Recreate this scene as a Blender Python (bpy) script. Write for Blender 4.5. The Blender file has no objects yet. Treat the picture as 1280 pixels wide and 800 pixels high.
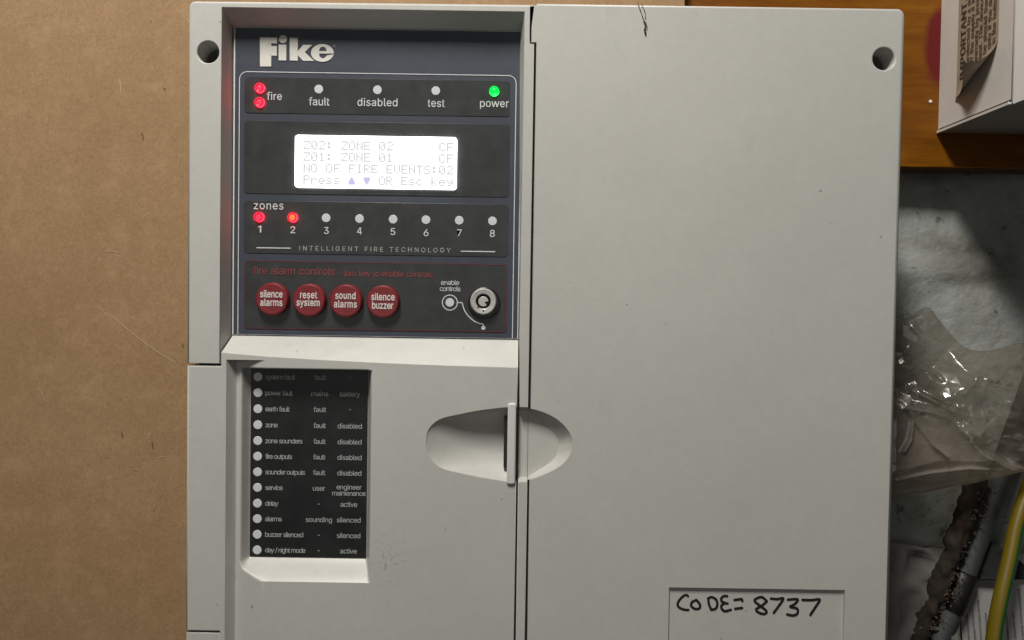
import bpy, bmesh, math, random
from mathutils import Vector, Matrix, noise
from mathutils.geometry import tessellate_polygon
import numpy as np

random.seed(7)
SC = bpy.context.scene
COL = SC.collection

# ------------------------------------------------------------------ camera
CD, F = 0.40, 924.0                    # camera distance to the panel front (m), focal length in photo pixels
PITCH, ROLL = math.radians(1.28), 0.0150
CAMP = Vector((0, -CD, 0))
FW = Vector((0, math.cos(PITCH), -math.sin(PITCH)))
_up = Vector((0, math.sin(PITCH), math.cos(PITCH)))
RT = math.cos(ROLL) * Vector((1, 0, 0)) + math.sin(ROLL) * _up
UP = -math.sin(ROLL) * Vector((1, 0, 0)) + math.cos(ROLL) * _up
cd = bpy.data.cameras.new('camera'); cam = bpy.data.objects.new('camera', cd); COL.objects.link(cam)
cd.sensor_width = 36; cd.lens = 36 * F / 1280; cd.clip_start = 0.01; cd.clip_end = 50
m = Matrix((RT, UP, -FW)).transposed().to_4x4(); m.translation = CAMP
cam.matrix_world = m
SC.camera = cam

# ------------------------------------------------------------------ light
w = bpy.data.worlds.new('World'); SC.world = w; w.use_nodes = True
bg = w.node_tree.nodes['Background']; bg.inputs[0].default_value = (0.95, 1.0, 0.98, 1); bg.inputs[1].default_value = 0.012
ld = bpy.data.lights.new('ceiling_tube', 'AREA'); lo = bpy.data.objects.new('ceiling_tube', ld); COL.objects.link(lo)
ld.shape = 'RECTANGLE'; ld.size = 0.13; ld.size_y = 0.32; ld.energy = 17.3; ld.color = (1.0, 0.970, 0.915)
lo.location = (-0.20, -0.57, 0.97)
lo.rotation_euler = (math.radians(35), 0, 0)
fd = bpy.data.lights.new('bounce_fill', 'AREA'); fo = bpy.data.objects.new('bounce_fill', fd); COL.objects.link(fo)  # unseen soft fill lamp added behind the camera, stands in for room bounce
fd.shape = 'RECTANGLE'; fd.size = 1.6; fd.size_y = 1.4; fd.energy = 3.8; fd.color = (1.0, 0.98, 0.94)
fo.location = (-0.3, -1.9, 0.15); fo.rotation_euler = (math.radians(90), 0, 0)
SC.view_settings.view_transform = 'Standard'; SC.view_settings.look = 'None'
SC.view_settings.exposure = 0.0; SC.view_settings.gamma = 1.0
try: SC.view_settings.use_curve_mapping = False
except Exception: pass
SC.cycles.max_bounces = 8; SC.cycles.transparent_max_bounces = 12
SC.cycles.use_denoising = True

# ------------------------------------------------------------------ helpers
def U(px, py, d=0.0):
    """real place (x, z) of a photo pixel on the plane that lies d metres behind the panel front"""
    v = FW + (px - 640) / F * RT + (400 - py) / F * UP
    t = (d + CD) / v.y
    p = CAMP + v * t
    return p.x, p.z
def P3(px, py, d):
    x, z = U(px, py, d); return Vector((x, d, z))
def S(d=0.0): return (CD + d) / F           # metres per photo pixel at depth d

def nodes(name):
    mt = bpy.data.materials.new(name); mt.use_nodes = True
    nt = mt.node_tree; b = nt.nodes['Principled BSDF']
    return mt, nt, b
def N(nt, t, **kw):
    n = nt.nodes.new(t)
    for k, v in kw.items():
        if k in n.inputs: n.inputs[k].default_value = v
        else: setattr(n, k, v)
    return n
def ramp(nt, src, stops):
    r = nt.nodes.new('ShaderNodeValToRGB'); e = r.color_ramp.elements
    while len(e) < len(stops): e.new(0.5)
    for i, (p, c) in enumerate(stops):
        e[i].position = p; e[i].color = c if len(c) == 4 else (*c, 1)
    nt.links.new(src, r.inputs[0]); return r.outputs[0]
def mix(nt, fac, a, b, mode='MIX'):
    n = nt.nodes.new('ShaderNodeMix'); n.data_type = 'RGBA'; n.blend_type = mode
    for sock, v in ((n.inputs[0], fac), (n.inputs[6], a), (n.inputs[7], b)):
        if hasattr(v, 'links'): nt.links.new(v, sock)
        else: sock.default_value = v if not isinstance(v, tuple) else ((*v, 1) if len(v) == 3 else v)
    return n.outputs[2]
def math_(nt, op, a, b=0.5):
    n = nt.nodes.new('ShaderNodeMath'); n.operation = op
    for i, v in enumerate((a, b)):
        if hasattr(v, 'links'): nt.links.new(v, n.inputs[i])
        else: n.inputs[i].default_value = v
    return n.outputs[0]
def tc(nt, scale=(1, 1, 1), rot=(0, 0, 0)):
    t = nt.nodes.new('ShaderNodeTexCoord'); mp = nt.nodes.new('ShaderNodeMapping')
    mp.inputs['Scale'].default_value = scale; mp.inputs['Rotation'].default_value = rot
    nt.links.new(t.outputs['Object'], mp.inputs[0]); return mp.outputs[0]
def noi(nt, co, scale, detail=3, rough=0.55, dist=0.0):
    n = N(nt, 'ShaderNodeTexNoise', Scale=scale, Detail=detail, Roughness=rough, Distortion=dist)
    nt.links.new(co, n.inputs['Vector']); return n.outputs['Fac']
def bump(nt, b, h, strength, dist):
    n = N(nt, 'ShaderNodeBump', Strength=strength, Distance=dist)
    nt.links.new(h, n.inputs['Height']); nt.links.new(n.outputs[0], b.inputs['Normal'])

def plain(name, c, rough=0.5, metal=0.0, spec=0.5, var=0.0, vscale=60, bmp=0.0, bscale=2000):
    mt, nt, b = nodes(name)
    b.inputs['Roughness'].default_value = rough; b.inputs['Metallic'].default_value = metal
    b.inputs['Specular IOR Level'].default_value = spec
    co = tc(nt)
    if var:
        f = noi(nt, co, vscale, 5)
        c0 = tuple(x * (1 - var) for x in c); c1 = tuple(min(1, x * (1 + var)) for x in c)
        nt.links.new(ramp(nt, f, [(0.3, c0), (0.7, c1)]), b.inputs['Base Color'])
    else: b.inputs['Base Color'].default_value = (*c, 1)
    if bmp: bump(nt, b, noi(nt, co, bscale, 2), bmp, 0.0002)
    return mt
def glow(name, c, s):
    mt, nt, b = nodes(name)
    b.inputs['Base Color'].default_value = (*[x * 0.04 for x in c], 1); b.inputs['Specular IOR Level'].default_value = 0.2; b.inputs['Roughness'].default_value = 0.3
    b.inputs['Emission Color'].default_value = (*c, 1); b.inputs['Emission Strength'].default_value = s
    return mt

def plastic(name, c, cluster=None):
    mt, nt, b = nodes(name); co = tc(nt)
    big = noi(nt, co, 9, 4, 0.6); fine = noi(nt, co, 900, 2)
    col = ramp(nt, big, [(0.3, tuple(x * 0.95 for x in c)), (0.7, tuple(min(1, x * 1.03) for x in c))])
    mot = noi(nt, co, 240, 3, 0.6); col = mix(nt, ramp(nt, mot, [(0.35, (0.10, 0.10, 0.10)), (0.65, (0, 0, 0))]), col, tuple(x * 0.6 for x in c))
    col = mix(nt, math_(nt, 'MULTIPLY', fine, 0.16), col, tuple(x * 0.72 for x in c))
    sp = noi(nt, co, 330, 1, 0.4)                              # sparse specks of dirt
    mask = ramp(nt, sp, [(0.765, (0, 0, 0)), (0.80, (1, 1, 1))])
    patch = ramp(nt, noi(nt, co, 14, 2), [(0.45, (0, 0, 0)), (0.62, (1, 1, 1))])
    mm = math_(nt, 'MULTIPLY', mask, patch)
    if cluster:
        d = nt.nodes.new('ShaderNodeVectorMath'); d.operation = 'DISTANCE'
        nt.links.new(tc(nt, (1, 1, 0.45)), d.inputs[0]); d.inputs[1].default_value = (cluster[0], cluster[1], cluster[2] * 0.45)
        near = ramp(nt, math_(nt, 'MULTIPLY', d.outputs['Value'], 60), [(0.10, (1, 1, 1)), (0.75, (0, 0, 0))])
        sp2 = ramp(nt, noi(nt, co, 620, 3, 0.6), [(0.585, (0, 0, 0)), (0.66, (1, 1, 1))])
        mm = math_(nt, 'MAXIMUM', mm, math_(nt, 'MULTIPLY', math_(nt, 'MULTIPLY', near, sp2), 0.7))
    col = mix(nt, math_(nt, 'MULTIPLY', mm, 0.75), col, (0.05, 0.045, 0.04))
    smear = ramp(nt, noi(nt, tc(nt, (18, 18, 5), (0, 0.5, 0)), 1.0, 6, 0.65), [(0.62, (0, 0, 0)), (0.8, (1, 1, 1))])
    col = mix(nt, math_(nt, 'MULTIPLY', smear, 0.22), col, (0.2, 0.18, 0.14))
    nt.links.new(col, b.inputs['Base Color'])
    b.inputs['Roughness'].default_value = 0.42; b.inputs['Specular IOR Level'].default_value = 0.4
    b.inputs['Roughness'].default_value = 0.40
    wav = math_(nt, 'ADD', math_(nt, 'MULTIPLY', noi(nt, co, 1300, 2), 0.10), math_(nt, 'MULTIPLY', noi(nt, co, 22, 2), 1.2))
    bump(nt, b, wav, 0.35, 0.0006)
    return mt

def mesh_obj(name, verts, faces, mat, parent=None, org=None, smooth=None, mi=None):
    """one mesh object; org = the place of its thing's base, so its own coordinates start there"""
    o0 = Vector(org) if org is not None else Vector((0, 0, 0))
    me = bpy.data.meshes.new(name)
    me.from_pydata([tuple(Vector(v) - o0) for v in verts], [], faces)
    for mm in (mat if isinstance(mat, (list, tuple)) else [mat]): me.materials.append(mm)
    if smooth is not None:
        me.polygons.foreach_set('use_smooth', smooth if isinstance(smooth, list) else [smooth] * len(faces))
    if mi: me.polygons.foreach_set('material_index', mi)
    me.update()
    o = bpy.data.objects.new(name, me); COL.objects.link(o)
    if parent is not None: o.parent = parent
    return o
def thing(name, label, cat, loc, group=None):
    o = bpy.data.objects.new(name, None); COL.objects.link(o); o.empty_display_size = 0.02
    o.location = loc; o['label'] = label; o['category'] = cat
    if group: o['group'] = group
    return o
def tag(o, label, cat, group=None):
    o['label'] = label; o['category'] = cat
    if group: o['group'] = group
    return o

def area2(p): return sum(p[i][0] * p[(i + 1) % len(p)][1] - p[(i + 1) % len(p)][0] * p[i][1] for i in range(len(p)))
def offset(pts, ds):
    """move every edge i (from i to i+1) of a counter-clockwise polygon inwards by ds[i]"""
    n = len(pts); out = []
    def en(i):
        a, b = pts[i], pts[(i + 1) % n]; dx, dy = b[0] - a[0], b[1] - a[1]; l = math.hypot(dx, dy) or 1e-9
        return -dy / l, dx / l
    for i in range(n):
        n1, n2 = en(i - 1), en(i); d1, d2 = ds[i - 1], ds[i]; p = pts[i]
        det = n1[0] * n2[1] - n1[1] * n2[0]
        if abs(det) < 0.15:
            mx, my = n1[0] + n2[0], n1[1] + n2[1]; l = math.hypot(mx, my) or 1; d = (d1 + d2) / 2
            out.append((p[0] + mx / l * d, p[1] + my / l * d))
        else:
            out.append((p[0] + (d1 * n2[1] - d2 * n1[1]) / det, p[1] + (n1[0] * d2 - n2[0] * d1) / det))
    return out
class Geo:
    def __init__(s): s.v, s.f, s.s, s.m = [], [], [], []
    def add(s, vs, fs, smooth=False, mi=0):
        k = len(s.v); s.v += [tuple(v) for v in vs]
        for f in fs: s.f.append([i + k for i in f]); s.s.append(smooth); s.m.append(mi)
    def build(s, name, mat, parent=None, org=None):
        return mesh_obj(name, s.v, s.f, mat, parent, org, s.s, s.m)
    def plate(s, out, d0, d1, holes=(), rad=0.0004, seg=4, back=None, mi=0, cap=True):
        """solid plate facing the viewer: outline [(x,z) or (x,z,r)], r = rounding of the edge that starts there.
        holes: lists of the same; back: {index: (x,z)} where the rear outline differs from the front one"""
        loops = []
        for hi, poly in enumerate([out] + list(holes)):
            pts = [(p[0], p[1]) for p in poly]; rs = [p[2] if len(p) > 2 else rad for p in poly]
            bk = [(back or {}).get(i, pts[i]) if hi == 0 else pts[i] for i in range(len(pts))]
            if (area2(pts) < 0) != (hi > 0):            # outer loop counter-clockwise, holes clockwise
                pts = pts[::-1]; bk = bk[::-1]; rs = rs[::-1]; rs = rs[1:] + rs[:1]
            n = len(pts); rv = [min(rs[i - 1], rs[i]) if abs(rs[i - 1] - rs[i]) > 1e-9 else rs[i] for i in range(n)]
            rv = [max(rs[i - 1], rs[i]) for i in range(n)]
            rings = [[(bk[i][0], d1, bk[i][1]) for i in range(n)]]
            for k in range(seg + 1):
                t = math.pi / 2 * k / seg
                q = offset(pts, [r * (1 - math.cos(t)) for r in rs])
                rings.append([(q[i][0], d0 + rv[i] * (1 - math.sin(t)), q[i][1]) for i in range(n)])
            vs = [p for r in rings for p in r]; wall, rim = [], []
            for k in range(len(rings) - 1):
                for i in range(n):
                    j = (i + 1) % n
                    (wall if k == 0 else rim).append((k * n + i, k * n + j, (k + 1) * n + j, (k + 1) * n + i))
            s.add(vs, wall, False, mi); s.add(vs, rim, True, mi)
            loops.append(rings[-1])
        if cap:
            flat = [p for l in loops for p in l]
            tri = tessellate_polygon([[Vector((p[0] * 1e3, p[2] * 1e3, 0)) for p in l] for l in loops])
            fs = []
            for a, b, c in tri:
                A, B, C = flat[a], flat[b], flat[c]
                ar = (B[0] - A[0]) * (C[2] - A[2]) - (C[0] - A[0]) * (B[2] - A[2])
                if abs(ar) < 1e-14: continue
                fs.append((a, b, c) if ar > 0 else (a, c, b))
            s.add(flat, fs, False, mi)
    def flat(s, loops, d, mi=0):
        flat = [p for l in loops for p in l]
        tri = tessellate_polygon([[Vector((p[0] * 1e3, p[1] * 1e3, 0)) for p in l] for l in loops]); fs = []
        for a, b, c in tri:
            A, B, C = flat[a], flat[b], flat[c]
            ar = (B[0] - A[0]) * (C[1] - A[1]) - (C[0] - A[0]) * (B[1] - A[1])
            fs.append((a, b, c) if ar > 0 else (a, c, b))
        s.add([(p[0], d, p[1]) for p in flat], fs, False, mi)
    def lathe(s, c, prof, seg=32, mis=None, smooth=True):
        """prof: [(radius, depth)] from the outside in, around an axis that faces the viewer"""
        for k in range(len(prof) - 1):
            (r0, d0), (r1, d1) = prof[k], prof[k + 1]
            vs, fs = [], []
            for i in range(seg):
                a = 2 * math.pi * i / seg
                vs.append((c[0] + r0 * math.cos(a), c[1] + d0, c[2] + r0 * math.sin(a)))
            if r1 < 1e-7:
                vs.append((c[0], c[1] + d1, c[2])); fs = [(i, (i + 1) % seg, seg) for i in range(seg)]
            else:
                for i in range(seg):
                    a = 2 * math.pi * i / seg
                    vs.append((c[0] + r1 * math.cos(a), c[1] + d1, c[2] + r1 * math.sin(a)))
                fs = [(i, (i + 1) % seg, seg + (i + 1) % seg, seg + i) for i in range(seg)]
            s.add(vs, fs, False, mis[k] if mis else 0)
    def tube(s, pts, r, seg=12, mifn=None, cap=True):
        pts = [Vector(p) for p in pts]; n = len(pts); rr = r if isinstance(r, list) else [r] * n
        vs, fs, mis = [], [], []
        ref = Vector((0, 1, 0))
        for i, p in enumerate(pts):
            t = (pts[min(i + 1, n - 1)] - pts[max(i - 1, 0)]).normalized()
            a = t.cross(ref)
            if a.length < 1e-4: a = t.cross(Vector((1, 0, 0)))
            a.normalize(); b = a.cross(t)
            for k in range(seg):
                an = 2 * math.pi * k / seg; vs.append(p + (a * math.cos(an) + b * math.sin(an)) * rr[i])
        k0 = len(s.v); s.v += [tuple(v) for v in vs]
        for i in range(n - 1):
            for k in range(seg):
                k2 = (k + 1) % seg
                s.f.append([k0 + i * seg + k, k0 + i * seg + k2, k0 + (i + 1) * seg + k2, k0 + (i + 1) * seg + k]); s.s.append(True)
                s.m.append(mifn(k, seg) if mifn else 0)
        if cap:
            s.f.append([k0 + k for k in range(seg)]); s.s.append(False); s.m.append(0)
            s.f.append([k0 + (n - 1) * seg + k for k in range(seg)][::-1]); s.s.append(False); s.m.append(0)
    def stroke(s, pts, w, d0, d1=None, ends=True):
        """flat pen stroke of width w along (x,z) points"""
        d1 = d0 if d1 is None else d1; n = len(pts); L, R = [], []
        for i in range(n):
            a, b = pts[max(i - 1, 0)], pts[min(i + 1, n - 1)]
            dx, dz = b[0] - a[0], b[1] - a[1]; l = math.hypot(dx, dz) or 1e-9
            nx, nz = -dz / l * w / 2, dx / l * w / 2; dd = d0 + (d1 - d0) * i / max(1, n - 1)
            L.append((pts[i][0] + nx, dd, pts[i][1] + nz)); R.append((pts[i][0] - nx, dd, pts[i][1] - nz))
        s.add(L + R, [(n + i, n + i + 1, i + 1, i) for i in range(n - 1)])
        if ends:
            for (p, q, dd, sg) in ((pts[0], pts[1], d0, -1), (pts[-1], pts[-2], d1, 1)):
                a0 = math.atan2(p[1] - q[1], p[0] - q[0])
                fan = [(p[0] + w / 2 * math.cos(a0 - math.pi / 2 + math.pi * k / 8), dd, p[1] + w / 2 * math.sin(a0 - math.pi / 2 + math.pi * k / 8)) for k in range(9)]
                s.add(fan, [tuple(range(9))])
    def box(s, x0, x1, d0, d1, z0, z1, b=0.0, mi=0):
        s.plate([(x0, z0), (x1, z0), (x1, z1), (x0, z1)], d0, d1, rad=b, mi=mi)
        s.add([(x0, d1, z0), (x1, d1, z0), (x1, d1, z1), (x0, d1, z1)], [(0, 3, 2, 1)], False, mi)

def crom(pts, k=8, closed=False):
    out = []; n = len(pts); rng = range(n if closed else n - 1)
    g = (lambda i: pts[i % n]) if closed else (lambda i: pts[min(max(i, 0), n - 1)])
    for i in rng:
        p0, p1, p2, p3 = g(i - 1), g(i), g(i + 1), g(i + 2)
        for j in range(k):
            t = j / k
            out.append(tuple(0.5 * ((2 * b) + (-a + c) * t + (2 * a - 5 * b + 4 * c - d) * t * t + (-a + 3 * b - 3 * c + d) * t ** 3)
                             for a, b, c, d in zip(p0, p1, p2, p3)))
    if not closed: out.append(tuple(pts[-1]))
    return out
def circ(cx, cz, r, n=32, a0=0): return [(cx + r * math.cos(a0 + 2 * math.pi * i / n), cz + r * math.sin(a0 + 2 * math.pi * i / n)) for i in range(n)]
def rrect(x0, z0, x1, z1, r, n=6):
    x0, x1 = min(x0, x1), max(x0, x1); z0, z1 = min(z0, z1), max(z0, z1); out = []
    for cx, cz, a in ((x1 - r, z1 - r, 0), (x0 + r, z1 - r, 90), (x0 + r, z0 + r, 180), (x1 - r, z0 + r, 270)):
        for k in range(n + 1):
            t = math.radians(a + 90 * k / n); out.append((cx + r * math.cos(t), cz + r * math.sin(t)))
    return out
def pxrect(tl, br, d):
    x0, z1 = U(*tl, d); x1, z0 = U(*br, d); return x0, z0, x1, z1

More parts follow.
